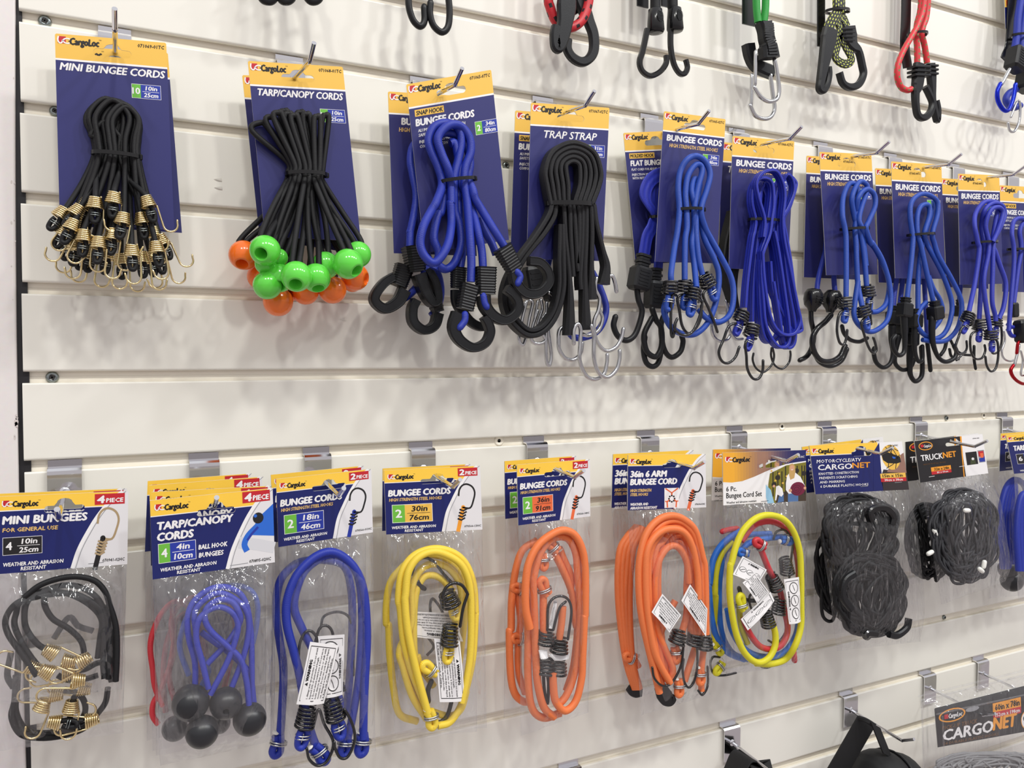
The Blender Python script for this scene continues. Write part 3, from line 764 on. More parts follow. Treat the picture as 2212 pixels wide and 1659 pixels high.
WARN = ['1. Always wear eye protection. 2. Do not stretch', 'beyond 50% of unstretched length.', '3. Do not stretch toward you. 4. Do not use to', 'hold objects that may rise or shift with', 'movement. 5. Do not use cords that are frayed,', 'cut, damaged or have damaged hooks.', '6. Keep out of reach of children.']
# ---------------------------------------------------------------- upper row, from the left
def mini_pack(label, d, cs, ends, loops, tie, code, zipd=6):
    k = Pk('bungee_cord_pack', label, 'cord pack', 'mini bungee cord cards', 'P', (cs[0]+cs[2])/2, cs[1]+22, d)
    tc_card(k.t, ' '.join(map(str, cs)), d, ('MINI BUNGEE CORDS', .035, .965), code, ('10', '10in', '25cm', .66, .425), style=2)
    es = sorted(ends, key=lambda e: e[0]); h = len(es)//2
    L, R = es[:h], es[h:]
    for i, (xl, xr, tx, ty, hw) in enumerate(loops):
        if i >= min(len(L), len(R)): break
        e1, e2 = L[i], R[i]; dd = d+5+(i*3.7 % 11)
        def leg(e, x):
            a = math.radians(e[2]); x1, y1 = e[0]-17*math.cos(a), e[1]-17*math.sin(a)
            return '%f,%f,%f %f,%f %f,%f,%f' % (e[0], e[1], d+e[3], x1, y1, x+(x1-x)*.42, 350+(y1-350)*.45, dd)
        lo = leg(e1, xl); hi = leg(e2, xr).split()[::-1]
        hi = ' '.join(','.join(q.split(',')[:2])+(',%f' % (dd if n < 1 else d+e2[3])) for n, q in enumerate(hi))
        path = '%s %f,338,%f %f,300 %f,%f %f,%f %f,%f %f,300 %f,338 %s' % (lo, xl, dd, xl-2, tx-hw, ty+hw*.95, tx, ty, tx+hw, ty+hw*.95, xr+1, xr, hi)
        k.cord(path, dd, 2.25, BLKCORD, [('P', e[0], e[1], e[2], d+e[3], 'mini', e[4]) for e in (e1, e2)])
    k.tie('P', *tie, d+3, d+19)
    return k
LOOPS = [(203, 251, 222, 219, 36), (208, 262, 229, 213, 36), (214, 270, 243, 216, 36), (222, 278, 252, 218, 36), (230, 285, 258, 221, 34), (238, 290, 266, 225, 32), (205, 244, 220, 226, 34), (209, 258, 226, 263, 29), (248, 296, 272, 231, 28), (243, 299, 274, 240, 27)]
EN = [(134, 460, 128, 12, -1), (140, 497, 118, 9, 1), (157, 486, 118, 22, -1), (161, 529, 95, 12, 1), (167, 455, 128, 18, -1), (183, 441, 112, 8, 1), (181, 509, 95, 24, -1), (206, 437, 92, 24, 1), (213, 524, 95, 28, -1), (230, 548, 96, 14, -1),
      (244, 506, 98, 24, -1), (246, 426, 95, 28, 1), (265, 472, 100, 30, -1), (285, 540, 88, 30, 1), (306, 472, 82, 20, -1), (306, 556, 85, 12, -1), (318, 436, 72, 26, -1), (331, 500, 78, 12, 1), (337, 532, 80, 26, 1), (349, 519, 66, 14, -1)]
mini_pack('yellow and blue mini bungee card, front one, with brass-coloured hooks', 40, (118.5, 72, 359, 92.5, 376.5, 497, 129, 476), EN, LOOPS, (198, 329, 303, 340), '071069-01TC')
EB = [(150, 520, 105, 9, 1), (196, 545, 100, 10, -1), (178, 540, 100, 9, 1), (262, 560, 88, 9, -1), (325, 555, 80, 8, 1), (342, 550, 76, 9, -1)]
mini_pack('mini bungee card mostly hidden behind the front one, its right edge showing', 16, (125, 98, 362.5, 114, 393, 503, 140, 487), EB, [(225, 262, 243, 265, 24), (232, 270, 250, 260, 24), (240, 280, 256, 268, 20)], (222, 345, 284, 352), '071069-01TC')

def ball_pack(label, d, cs, balls, m, loops, tie, qty):
    k = Pk('ball_cord_pack', label, 'cord pack', 'ball cord cards', 'P', (cs[0]+cs[2])/2, cs[1]+25, d)
    tc_card(k.t, ' '.join(map(str, cs)), d, ('TARP/CANOPY CORDS', .06, .955), '071068-01TC', qty, style=2)
    x0, y0, x1, y1 = tie; nb = len(balls)
    bs = sorted(balls, key=lambda b: b[0])
    for i, b in enumerate(bs):
        xl = x0+4+(x1-x0-14)*i/nb; xr = xl+8; yz = y0+(y1-y0)*i/nb; dd = d+5+(i*4.3 % (12 if m is GREENBALL else 8))
        bx, by = px('D', b[0], b[1]); db = d+b[3]+(4 if m is GREENBALL else -8)
        lp = loops[i % len(loops)]; tx, ty = px('C', lp[0], lp[1]); hw = lp[2]; lo = lp[3] if len(lp) > 3 else 0
        mx, my = (xl+bx)/2, (yz+by)/2-8
        sw = 9+3*math.sin(i*2.1)
        path = '%f,%f,%f %f,%f %f,%f,%f %f,%f,%f %f,%f %f,%f %f,%f %f,%f %f,%f %f,%f %f,%f %f,%f %f,%f %f,%f,%f %f,%f,%f' % (
            bx-3, by-8, db-2, bx-8-sw*.2, by-30, mx-sw, my, (dd+db)/2, xl-1, yz+14, dd, xl, yz, xl-1, yz-26, tx-hw+lo, ty+hw*1.5, tx+lo*.5, ty, tx+hw, ty+hw*1.1, xr+2, yz-26, xr, yz, xr+1, yz+14, mx+sw+2, my+6, bx+6, by-30, db, bx+3, by-8, db-2)
        c = k.cord(path, dd, 2.6, BLKCORD, name='elastic_loop')
        k.ball(c, 'D', b[0], b[1], b[2], db, m, *(b[4:6] if len(b) > 4 else ()))
    k.tie('P', *tie, d+1, d+(25 if m is GREENBALL else 18))
    return k
CL = [(430, 850, 12, -12), (505, 800, 9, -3), (565, 765, 9, -2), (615, 752, 9), (650, 775, 9), (700, 790, 8), (750, 765, 8), (800, 780, 8), (890, 800, 7), (960, 790, 7)]
ball_pack('front tarp and canopy cord card with black loops and green balls', 45, (535.2, 131.5, 740.5, 144.2, 779.5, 521.3, 572, 511),
          [(445, 478, 131, 34, 388, 525), (465, 775, 122, 22), (562, 712, 126, 20, 545, 797), (712, 700, 132, 44, 685, 785), (880, 712, 124, 30, 885, 818), (960, 606, 118, 16), (1152, 593, 130, 40, 1212, 668), (1238, 512, 112, 18), (452, 590, 95, 20), (560, 540, 80, 20)],
          GREENBALL, CL, (617, 375, 706, 379), ('10', '10in', '25cm', .70, .45))
ball_pack('rear tarp and canopy cord card whose orange balls hang below the green ones', 20, (523, 162, 728, 172, 769, 548, 561, 515),
          [(262, 518, 126, 24, 235, 612), (405, 700, 112, 8), (556, 915, 126, 26), (650, 825, 92, 14, 640, 856), (790, 830, 112, 22), (1020, 815, 118, 28), (1212, 704, 118, 22, 1302, 732), (1190, 750, 84, 6)],
          ORANGEBALL, [(640, 860, 14), (660, 850, 14)], (625, 400, 700, 402), None)

# snap hook cords: front pack and the one behind
k = Pk('bungee_cord_pack', 'tilted card of thick blue cords with big black plastic snap hooks', 'cord pack', 'snap hook cord cards', 'E', 750, 380, 50)
D = 50
tc_card(k.t, '877.5,182.3 1061,150.6 1099.5,518.3 917,547', D, ('BUNGEE CORDS', .06, .735), '071065-07TC', ('2', '34in', '80cm', .735, .50), ALU, sticker='SNAP HOOK')
a = k.cord('F: 845,640,74 850,500 840,300 E: 905,1320,68 880,1160,66 890,1030 935,900 925,780 860,690 770,668,70 690,720 655,800 690,920 740,1040 765,1160,66 770,1330,66 F: 690,30 695,200 660,370,78 570,490 490,440 455,340 480,210 540,90,70 E: 640,1330 690,1180,64 660,1040 600,900,64 575,800 620,690 720,655 820,690 855,800 830,960 800,1080 790,1180 800,1400,60 F: 760,200 770,350 720,490 650,540 580,500', 66, 4.15, BLUECORD)
k.molded(a, 'F', '838,660 800,850', 19, '745,880 712,990 755,1085 855,1145 950,1112 990,1030 975,960 945,905', [13, 9], 9, 76, '800,890 795,940 760,990', ribs=9)
b = k.cord('F: 1150,450,76 1100,360 1020,230 940,100,70 880,0 E: 955,1230 915,1120,60 930,1000 900,850 820,760,58 700,740 640,820 700,960 720,1180 690,1400,60 F: 590,130 560,300 600,420 E: 620,1900', 64, 4.1, BLUECORD)
k.molded(b, 'F', '1085,372 1185,548', 20, '1175,560 1195,655 1270,728 1370,722 1440,645 1430,555 1370,490 1290,478', [12, 9], 9, 78, '1200,560 1225,600 1205,650', ribs=9)
c = k.cord('F: 940,540,74 930,400 900,250 850,60,62 E: 890,1240 850,1160 835,1000 800,830 760,830', 60, 4.0, BLUECORD)
k.molded(c, 'F', '958,525 960,735', 22, '940,745 955,830 1020,905 1110,935 1190,880 1205,800 1170,735 1115,690', [14, 9], 9, 76, '940,745 950,800 965,830', ribs=10)
c = k.cord('F: 905,145,60 960,260 1010,350 1040,430', 60, 3.9, BLUECORD)
c = k.cord('F: 760,560,56 780,400 760,200 E: 830,1280 810,1160', 56, 4, BLUECORD)
k.molded(c, 'F', '752,528 745,690', 16, '735,700 740,800 800,900 860,960 930,985 985,960', [11, 9], 8, 56)
k.tie('E', 672, 1157, 972, 1128, D+4, D+24, 3.2)
k = Pk('bungee_cord_pack', 'blue cord card peeking out left behind the tilted snap hook card', 'cord pack', 'blue cord cards half hidden', 'E', 500, 480, 25)
tc_card(k.t, '838,197.5 1010,208 1030,553 850.6,547', 25, ('BUNGEE CORDS', .15, .90), '071065-03TC', None, [HSS])
a = k.cord('F: 375,370,42 378,250,40 E: 420,1580 470,1300 440,1100 420,980 440,860 500,800', 38, 3.9, BLUECORD)
k.molded(a, 'F', '395,365 425,560', 20, '440,580 490,720 545,800 580,770 560,650 500,540', [13, 8], 16, 40, '480,600 500,540 540,560', ribs=10)
b = k.cord('F: 265,785,30 320,770 390,720 500,600,28 580,560 615,700 590,840 540,900', 30, 3.9, BLUECORD)
k.molded(b, 'F', '335,520 285,670', 19, '330,700 280,790 185,845 110,800 105,740 170,650 245,600', [13, 9], 12, 32, ribs=9)
c = k.cord('F: 450,0,30 480,300 560,620 600,840', 28, 3.9, BLUECORD)
k.molded(c, 'F', '560,760 590,870', 12, '590,880 560,975 480,1010 400,950 390,850 420,780', [10, 9], 13, 34, ribs=3)

# trap strap and the snap hook card behind it
k = Pk('strap_pack', 'card of black rubber trap straps with steel S hooks', 'strap pack', None, 'E', 1790, 590, 45); D = 45
tc_card(k.t, '1147,221.5 1316.7,232.9 1301,564 1138,559', D, ('TRAP STRAP', .155, .835), '071067-02TC', ('1', '31in', '79cm', .69, .43), style=3)
ST = []
for i in range(5):
    w_ = 232-i*43; tp = 830+i*39; xl, xr = 1602+i*38, 1958-i*38; sh = tp+w_*1.02; my = sh+(1345-sh)*.5
    ST.append(' '.join('%d,%d' % q for q in ((xl, 1345), (1790-w_*.93+i*4, my), (1790-w_, sh), (1790-w_*.72, tp+w_*.32), (1790, tp), (1790+w_*.76, tp+w_*.34), (1790+w_*1.03, sh+15), (1790+w_*.95, my), (xr, 1345))))
lows = ['F: 1452,60 1425,140 1325,300 1200,470 1110,640 1090,800 1150,950 1270,1050 1390,1025 1490,900 1545,700 1545,450 1540,200', 'F: 1485,60 1470,150 1390,280 1260,440 1150,640 1125,790 1180,920 1280,1010 1380,985 1470,860 1512,680 1512,450 1520,200',
        'F: 1545,60 1560,300 1590,600 1600,800 1600,1050', 'F: 1590,60 1600,300 1620,600', 'F: 1620,60 1640,300 1650,500 1660,560']
rights = ['F: 1780,60 1800,200 1850,400 1880,520 1868,655', 'F: 1755,60 1765,250 1760,500 1765,640 1770,775', 'F: 1720,60 1720,300 1710,560 1715,760 1728,1010', 'F: 1690,60 1690,300 1675,600 1680,700', 'F: 1660,60 1668,300 1650,500']
SH = []
for i in range(5):
    low = lows[i]; lp = low.split()[1:][::-1]
    w_ = 4.2
    path = 'F: %s E: %s %s' % (' '.join(lp), ST[i], rights[i])
    nA = len(lp); nT = nA+9+len(rights[i].split())-1
    tt = [13]*nT
    ww = [5.0]*nT
    if i in (0, 1, 2):
        ww[-1] = 13; ww[-2] = 8
    if i == 2: ww[0] = 13; ww[1] = 8
    o = k.strip(path, D+12-i*.9, ww, tt, STRAPRUB, 'rubber_strap')
    SH.append(o)
k.tie('E', 1578, 1342, 1976, 1350, D+3, D+22, 4.5)
for pth, par, dd in (('1640,1115 1640,1010 1668,962 1692,1000 1690,1100 1685,1240 1730,1355 1800,1390 1870,1350 1893,1270 1897,1200', 2, 62), ('1775,975 1795,1060 1795,1220 1830,1335 1900,1372 1965,1320 1990,1245 1993,1170', 2, 66), ('1815,610 1805,690 1838,770 1828,860 1795,950 1812,1085 1880,1168 1960,1145 2005,1075 2022,1000', 1, 58), ('1905,600 1935,592 1955,640 1968,712', 0, 60), ('1590,1000 1555,988 1525,1020 1522,1100 1530,1165 1575,1228 1640,1238 1690,1190 1704,1110', 4, 50), ('1700,1040 1755,1050 1830,1010 1860,920 1835,850', 3, 50)):
    k.wire(pth, dd, 2.2, STEEL, 'F', 's_hook', SH[par])
k = Pk('bungee_cord_pack', 'snap hook cord card behind the trap strap, silver clips hanging below', 'cord pack', 'snap hook cord cards', 'E', 1400, 640, 18); D = 18
tc_card(k.t, '1113,238.5 1275,250 1268,556 1103,546', D, ('BUNGEE CORDS', .06, .735), '', None, ALU, sticker='SNAP HOOK')
a = k.cord('F: 1780,560 1840,680 1888,840 1850,980 1760,1055 1640,1065 1580,980', 34, 3.8, BLUECORD)
b = k.cord('F: 1420,700 1440,500 1500,300', 30, 3.8, BLUECORD)
k.block(b, 'F', 1330, 640, 80, 34, 20, 34, 14, grip=4); k.block(a, 'F', 1470, 680, 80, 34, 20, 30, 14, grip=4)
for pth, gt, par in (('1300,780 1320,800 1300,900 1270,1060 1245,1125 1218,1090 1225,1000 1250,880 1275,790', '1262,800 1232,990', b), ('1385,780 1395,850 1360,980 1420,1080 1370,1115 1315,1090 1320,990 1360,860', '1360,790 1335,930', b), ('1450,720 1475,760 1450,870 1440,1000 1465,1190 1455,1275 1435,1270 1425,1180 1425,1000 1430,800', '1425,880 1395,920', a)):
    k.clip(par, pth, 40, 2.0, STEEL, 'F', gate=gt)

# round blue cords on a card, and the flat molded hook card behind
k = Pk('bungee_cord_pack', 'card of light blue round cords with black wire hooks beside the trap strap', 'cord pack', 'blue cord cards', 'G', 830, 340, 48); D = 48
tc_card(k.t, '1434.4,240 1567.4,257.5 1548,569 1415,565', D, ('BUNGEE CORDS', .07, .955), '071065-02TC', ('2', '34in', '80cm', .66, .49), [HSS])
k.cord('H: 690,500,68 690,400 725,150,62 G: 660,1380 680,1165 668,950 690,780 760,665,66 850,632 940,690 985,810 955,960 895,1165 935,1340,62 H: 1090,80,60 1190,260 1290,470 1310,660 1270,830 1160,905 1040,860 960,770,56', 62, 3.5, SKYCORD,
       [('H', 680, 560, 95, 68, 'wire', -1, '700,640 688,800 690,1010 708,1050 720,1000 735,900')])
k.cord('H: 825,480,64 825,300 830,80 G: 755,1340 750,1165 740,1000 765,830 830,728,64 885,720 905,790 860,960 828,1165 825,1350,60 H: 895,120 920,330 942,560,70', 60, 3.5, SKYCORD,
       [('H', 830, 548, 92, 64, 'wire', 1, '760,650 775,800 800,940 860,1015 930,970 985,860 990,740'), ('H', 912, 620, 100, 72, 'wire', 1, '1000,690 975,840 900,1000 800,1030 722,960 750,870')])
k.cord('H: 1000,430,62 965,280 940,60 G: 845,1330 840,1165 800,980 830,860,58 880,900 870,1000 870,1165 905,1340,58 H: 1030,90 1120,280 1165,440 1140,680 1060,900 930,1020 790,1015 680,940 620,800 640,690,54', 58, 3.5, SKYCORD,
       [('H', 1042, 490, 65, 62, 'wire', 1, '1010,620 1060,760 1110,880 1150,1000')])
k.tie('G', 660, 1162, 925, 1165, D+4, D+22)
k = Pk('bungee_cord_pack', 'flat cord card with a molded hook sticker, left behind the light blue cords', 'cord pack', 'blue cord cards half hidden', 'G', 430, 480, 22); D = 22
tc_card(k.t, '1346.5,287.2 1478,281 1500,566 1373,570', D, ('FLAT BUNGEE CORDS', .07, .95), '', None, FLT, sticker='MOLDED HOOK')
a = k.strip('G: 560,830,36 480,820 390,880 340,990 360,1090 420,1180 435,1240,34 410,1340 H: 450,60 415,260', 34, [16]*5+[10]*3+[15]*4, 3, BLUEFLAT, 'flat_cord')
b = k.strip('G: 540,880,32 480,890 430,960 430,1080 470,1180 480,1240,32 H: 575,100 560,380', 30, 12, 3, BLUEFLAT, 'flat_cord')
k.tie('G', 385, 1240, 520, 1243, D+4, D+18)
k.block(a, 'H', 378, 470, 100, 40, 23, 27, 18, grip=5, neck=14)
k.wire('350,580 365,680 400,790 370,930 320,1040 240,1085 160,1040 118,940 135,850', 40, 3.4, BLKPL, 'H', 'hook', a)
k.block(b, 'H', 525, 630, 92, 32, 22, 32, 16, grip=5, neck=14)
k.wire('500,770 540,880 590,960 595,1140 540,1245 460,1210 425,1120 425,1010 500,860', 36, 3.4, BLKPL, 'H', 'hook', b)
k.wire('430,1050 415,1180 440,1300 500,1345 560,1310 590,1200', 30, 3.2, BLKPL, 'H', 'hook', b)
k.wire('640,800 600,880 590,1000 620,1170 690,1252 780,1200 808,1100 795,1040', 30, 3.2, BLKPL, 'H', 'hook', b)

# flat blue cords, and a second trap strap card behind
k = Pk('bungee_cord_pack', 'card of flat ribbed blue cords in a long bunch, fifth front card after the straps', 'cord pack', 'blue cord cards', 'G', 1525, 560, 45); D = 45
k.t['label'] = 'card of flat ribbed blue cords bunched wide, black wire hooks below'
tc_card(k.t, '1582.6,293.3 1716,305.2 1702,585 1574.5,580', D, ('BUNGEE CORDS', .07, .965), '071066-02TC', ('2', '34in', '80cm', .66, .49), [HSS])
FL = [('H: 1410,760,60 1430,500 1480,100 G: 1410,1380 1420,1270 1385,1100 1400,940 1480,855,66 1580,900 1600,1100 1580,1270 H: 1650,40 1570,300 1590,700 1620,950 1720,1130,66 1820,1140 1850,1000 1800,600 1740,200 1700,0', 60, 0),
      ('H: 1480,900,56 1490,500 1530,80 G: 1455,1370 1465,1270 1455,1100 1480,960 1540,895,62 1570,1000 1540,1270 H: 1610,60 1550,300 1560,800 1600,1050 1680,1100,58 1760,980 1740,600 1690,100', 56, 0),
      ('H: 1590,60,66 G: 1510,1270 1450,1050 1430,900 1500,800,68 1620,785 1690,900 1710,1050 1690,1270 H: 1800,100 1870,450 1930,750 1955,900 1890,1020,68 1760,1010 1660,850 1600,500 1580,200', 66, 0),
      ('H: 1730,100,60 G: 1640,1270 1690,1050 1690,900 1740,820,64 1790,880 1800,1000 1740,1150 1680,1270 H: 1780,60 1830,500 1900,900 1900,1100 1840,1160,62 1790,1080 1740,800 1690,500', 60, 0),
      ('H: 1685,100,58 G: 1600,1270 1620,1050 1660,900 1740,830 1815,890 1815,960 1760,1140 1700,1270,56 H: 1820,60 1860,300 1900,600 1965,920 1960,990 1870,980,60 1730,700 1680,560 1660,300', 56, 0),
      ('H: 1640,100,54 G: 1560,1270 1540,1100 1490,960 1470,1040 1460,1270 H: 1560,60 1510,300 1530,700 1560,930', 54, 0)]
fo = [k.strip(p, d, 3.6, 10.5, BLUEFLAT, 'flat_cord') for p, d, _ in FL]
k.tie('G', 1375, 1262, 1702, 1288, D+3, D+24)
def wcoil(k, par, view, x, y, ang, d, side, jp, m, r=3.3, kind='wire'):
    e = (view, x, y, ang, d, kind, side, jp); mb = MB(); k.bulb(mb, e, r, m); mb.build('cord_end', par); k.chook(par, e)
wcoil(k, fo[0], 'H', 1392, 840, 108, 64, 1, '1280,930 1210,1080 1165,1200 1195,1290 1260,1310 1330,1250 1368,1150', BLUEFLAT)
wcoil(k, fo[1], 'H', 1495, 985, 105, 66, -1, '1435,1100 1440,1250 1450,1370 1500,1460 1560,1465 1600,1390 1605,1285', BLUEFLAT)
k.wire('1700,1160 1715,1240 1690,1330 1610,1400 1535,1360 1502,1280 1510,1215', 54, 1.35, BLKWIRE, 'H', 'hook', fo[2])
k.wire('1690,1160 1685,1240 1720,1330 1795,1368 1860,1310 1878,1240 1876,1192', 50, 1.35, BLKWIRE, 'H', 'hook', fo[3])
k = Pk('strap_pack', 'second trap strap card, a sliver showing between two blue cord cards', 'strap pack', None, 'P', 1620, 345, 18); D = 18
tc_card(k.t, '1560,307 1690,317 1680,588 1552,575', D, ('TRAP STRAP', .09, .83), '', None, style=3)
a = k.strip('H: 1290,-200,30 1240,0 1210,150 1190,330 1200,420 1260,600 1290,700', 30, 6, 14, STRAPRUB, 'rubber_strap')
k.strip('H: 1340,300,28 1310,420 1300,600 1330,800', 28, 6, 14, STRAPRUB, 'rubber_strap')
k.wire('1230,690 1250,760 1250,880 1280,1000 1330,1070 1400,1070', 30, 2.0, STEEL, 'H', 's_hook', a)
k.wire('1130,870 1095,930 1105,1030 1170,1092 1250,1075 1290,1010', 28, 2.0, STEEL, 'H', 's_hook', a)

# three more round-cord cards
def rear(label, cs, D, title0=.1):
    k = Pk('bungee_cord_pack', label, 'cord pack', 'blue cord cards half hidden', 'P', (cs[0]+cs[2])/2, cs[1]+20, D)
    tc_card(k.t, ' '.join(map(str, cs)), D, ('BUNGEE CORDS', .08, .95), '071065-04TC', None, [HSS]); return k
k = Pk('bungee_cord_pack', 'blue cord card right of the flat cords, looped cords with coiled wire hooks', 'cord pack', 'blue cord cards', 'I', 460, 360, 48); D = 48
tc_card(k.t, '1770,328 1882.4,333 1895.8,592.7 1785,594.5', D, ('BUNGEE CORDS', .08, .96), '071065-01TC', ('2', '18in', '46cm', .68, .48), [HSS])
k.cord('J: 440,570,66 442,300 I: 440,1140 430,1035 405,900 412,720,62 470,590 540,600 560,700 545,900 530,1035 J: 540,40 545,200 560,450 600,650,68', 62, 3.3, SKYCORD,
       [('J', 430, 620, 92, 66, 'wire', -1, '380,720 350,880 375,1010 420,1030 445,960 452,890'), ('J', 615, 700, 78, 68, 'wire', -1, '595,810 620,930 665,1060 710,1118 742,1090 730,1020 712,965')])
k.cord('J: 645,450,62 625,200 I: 595,1140 560,1030 520,900 500,720,66 570,570 640,590 650,660 600,800 570,940 600,1030 640,1130,60 J: 730,80 810,240 870,420 840,620 760,700 690,710', 64, 3.3, SKYCORD,
       [('J', 655, 500, 85, 62, 'wire', 1, '690,600 680,700 690,830')])
k.cord('J: 640,250,60 I: 610,1140 590,1035 548,900 560,730,68 640,640 720,690 728,810 665,960 640,1035 690,1180,64 J: 700,20 800,190 870,420 885,620 850,790 760,880 670,905 570,840 520,740 530,600 560,400', 60, 3.3, SKYCORD)
k.tie('I', 390, 1040, 660, 1026, D+4, D+22)
k = rear('blue cord card behind with two rounded black hook grips at left', (1742.4, 336.2, 1850, 343, 1848, 604, 1736.3, 598.8), 18)
a = k.cord('J: 145,520,34 170,350 230,120 I: 240,1200 270,900', 30, 3.3, BLUECORD); b = k.cord('J: 330,520,34 320,350 330,100', 30, 3.3, BLUECORD)
for o, x, y, ag in ((a, 112, 585, 95), (b, 300, 600, 100)):
    mb = MB(); oo, aa, bb = frame('J', x, y, 36, ag)
    mb.lathe(oo-aa*.014, aa, [(0, .004), (.001, .0085), (.006, .0118), (.014, .0122), (.021, .0105), (.026, .0062), (.030, .0045)], BLKGL, 18, True)
    for q in range(4): mb.box(oo+aa*(.001+.003*q-.004)+N*.0119, bb*.006, N*.0006, aa*.0007, BLKGL)
    mb.build('grip', o)
k.wire('90,700 95,800 120,930 100,1060 50,1150 -20,1190', 34, 3.2, BLKGL, 'J', 'hook', a)
k.wire('290,740 230,810 150,880 105,980 120,1100 190,1190 290,1200 380,1150 430,1050', 44, 3.6, BLKGL, 'J', 'hook', b)
k.wire('400,850 420,920 480,985 570,1005 650,970', 30, 2.8, BLKGL, 'J', 'hook', b); k.wire('120,1080 170,1200 280,1250 390,1200 450,1080', 34, 3.0, BLKGL, 'J', 'hook', a)

k = Pk('bungee_cord_pack', 'blue cord card whose cords end in smooth black molded hooks', 'cord pack', 'blue cord cards', 'I', 1150, 455, 48); D = 48
tc_card(k.t, '1925,348.6 2033.6,355.7 2042,602.5 1933.8,601', D, ('BUNGEE CORDS', .07, .955), '071065-04TC', ('2', '24in', '60cm', .68, .48), [HSS])
a = k.cord('J: 1045,590,64 1080,300 I: 1105,1170 1100,1080 1078,900 1092,770,64 1170,695 1260,695 1345,760 1350,890 1300,1080 J: 1320,30,62 1370,170 1500,400 1590,620 1560,850 1450,985 1320,1005 1200,985,58', 62, 3.3, SKYCORD)
b = k.cord('J: 1320,650,64 1250,350 I: 1185,1200 1150,1085 1150,900 1190,805 1260,800 1270,900 1220,1080 J: 1245,30,58 1290,120 1400,330 1490,600 1480,780 1420,920 1320,975 1200,920 1140,800 1180,680 1240,610', 58, 3.3, SKYCORD)
c = k.cord('J: 1155,690,56 1160,350 1195,60 I: 1230,1080 1260,980 1310,850 1330,760', 56, 3.3, SKYCORD); k.cord('J: 1290,900,52 1370,800 1400,690,54 1370,580 1310,480 1260,350', 54, 3.2, SKYCORD)
k.tie('I', 1058, 1098, 1312, 1082, D+4, D+22)
def mhook(k, par, view, x, y, ang, d, w, path, r, h=17):
    w *= 1.25; r *= 1.15; k.block(par, view, x, y, ang, d, w, h*1.1, w*.8, BLKPL, 'hook_collar', 0, 7)
    L = len(path.split()); mb = MB(); p = catmull(pts(view, path, d), 6); n = len(p)
    mb.tube(p, [r*.001*(1.7-.7*min(1, i/(n*.35))) for i in range(n)], BLKPL, 10, round_ends=True); return mb.build('hook', par)
mhook(k, a, 'J', 1025, 690, 95, 66, 15, '1015,740 1020,860 1025,1000 1015,1110 965,1140 915,1080 905,990 930,945', 2.6)
mhook(k, b, 'J', 1330, 720, 85, 66, 16, '1300,770 1295,900 1310,1040 1360,1160 1430,1205 1510,1175 1540,1110 1515,1045', 2.6)
mhook(k, c, 'J', 1130, 800, 92, 54, 14, '1125,850 1120,980 1130,1120 1160,1200 1200,1180 1200,1050', 2.4)
k = rear('blue cord card left behind the molded hook cords, only its edge showing', (1890.4, 363.3, 1990, 368, 2000, 615, 1898, 610), 18)
a = k.cord('J: 950,350,32 920,550 910,720', 30, 3.2, BLUECORD); b = k.cord('J: 1010,350,28 980,600 960,800', 28, 3.2, BLUECORD); c = k.cord('J: 1200,-100,28 1215,300 1240,800 1250,1000', 28, 3.2, BLUECORD)
mhook(k, a, 'J', 910, 770, 95, 32, 15, '900,850 895,980 910,1110 880,1220 810,1262 740,1210 715,1110 720,1070', 2.6)
mhook(k, b, 'J', 990, 880, 95, 30, 14, '960,950 930,1100 930,1220 1000,1285 1080,1260 1120,1180', 2.5)
mhook(k, c, 'J', 1090, 980, 92, 34, 15, '1085,1050 1075,1200 1080,1330 1130,1400 1190,1350 1200,1230 1190,1060', 2.8)
k.wire('1250,1020 1265,1150 1280,1290', 32, 3.0, BLKPL, 'J', 'hook', c); k.wire('1440,1000 1420,1080 1380,1140', 34, 2.6, BLKPL, 'J', 'hook', c)

k = Pk('bungee_cord_pack', 'last complete blue cord card before the right edge, violet-blue cords', 'cord pack', 'blue cord cards', 'I', 1760, 570, 48); D = 48
tc_card(k.t, '2069.4,375.2 2158.4,378.5 2167,613 2073.8,615', D, ('BUNGEE CORDS', .07, .955), '', ('2', '30in', '76cm', .68, .48), [HSS])
k.cord('J: 1660,720,78 1720,430,70 I: 1765,1260 1750,1165 1720,1000 1730,880,64 1800,780 1880,760 1960,790 1940,900 1900,1165 J: 1930,120 1970,240 2030,430 2010,650 1960,780', 62, 3.2, DKBLUE,
       [('J', 1655, 765, 110, 79, 'wire', 1, '1600,860 1560,960 1530,1060 1560,1130 1630,1110'), ('J', 1930, 800, 92, 58, 'wire', 1, '1985,860 1990,1000 1960,1100 1900,1120 1885,1040')])
k.cord('J: 1765,780,56 1790,400 I: 1820,1260 1810,1165 1790,1000 1820,850,66 1900,780 1990,800 2020,900 1960,1050 1910,1165 J: 1900,300 1895,600 1925,740 1930,800', 60, 3.2, DKBLUE,
       [('J', 1765, 835, 92, 58, 'wire', -1, '1690,930 1680,1080 1720,1170 1790,1170 1825,1100 1820,1040')])
k.cord('J: 1880,930,68 1865,840,66 1810,430 I: 1855,1290 1860,1165 1830,1000 1880,850,70 1960,820 2000,880 1950,1050 1900,1165', 64, 3.2, DKBLUE,
       [('J', 1880, 935, 85, 68, 'wire', 1, '1950,1020 1955,1150 1930,1270 1880,1300 1840,1240 1828,1155')])
k.tie('I', 1705, 1172, 1938, 1160, D+4, D+22)
k.wire('1715,1050 1715,1180 1730,1275', 56, 2.0, BLKPL, 'J'); k.wire('1640,1000 1640,1080 1590,1140 1540,1190', 54, 1.6, BLKWIRE, 'J')
k = rear('blue cord card behind, second from the right edge, mostly hidden', (2033.6, 385, 2125, 390, 2135, 624, 2045.6, 620), 18)
a = k.cord('J: 1590,350,28 1570,560 1560,700', 28, 3.2, BLUECORD)
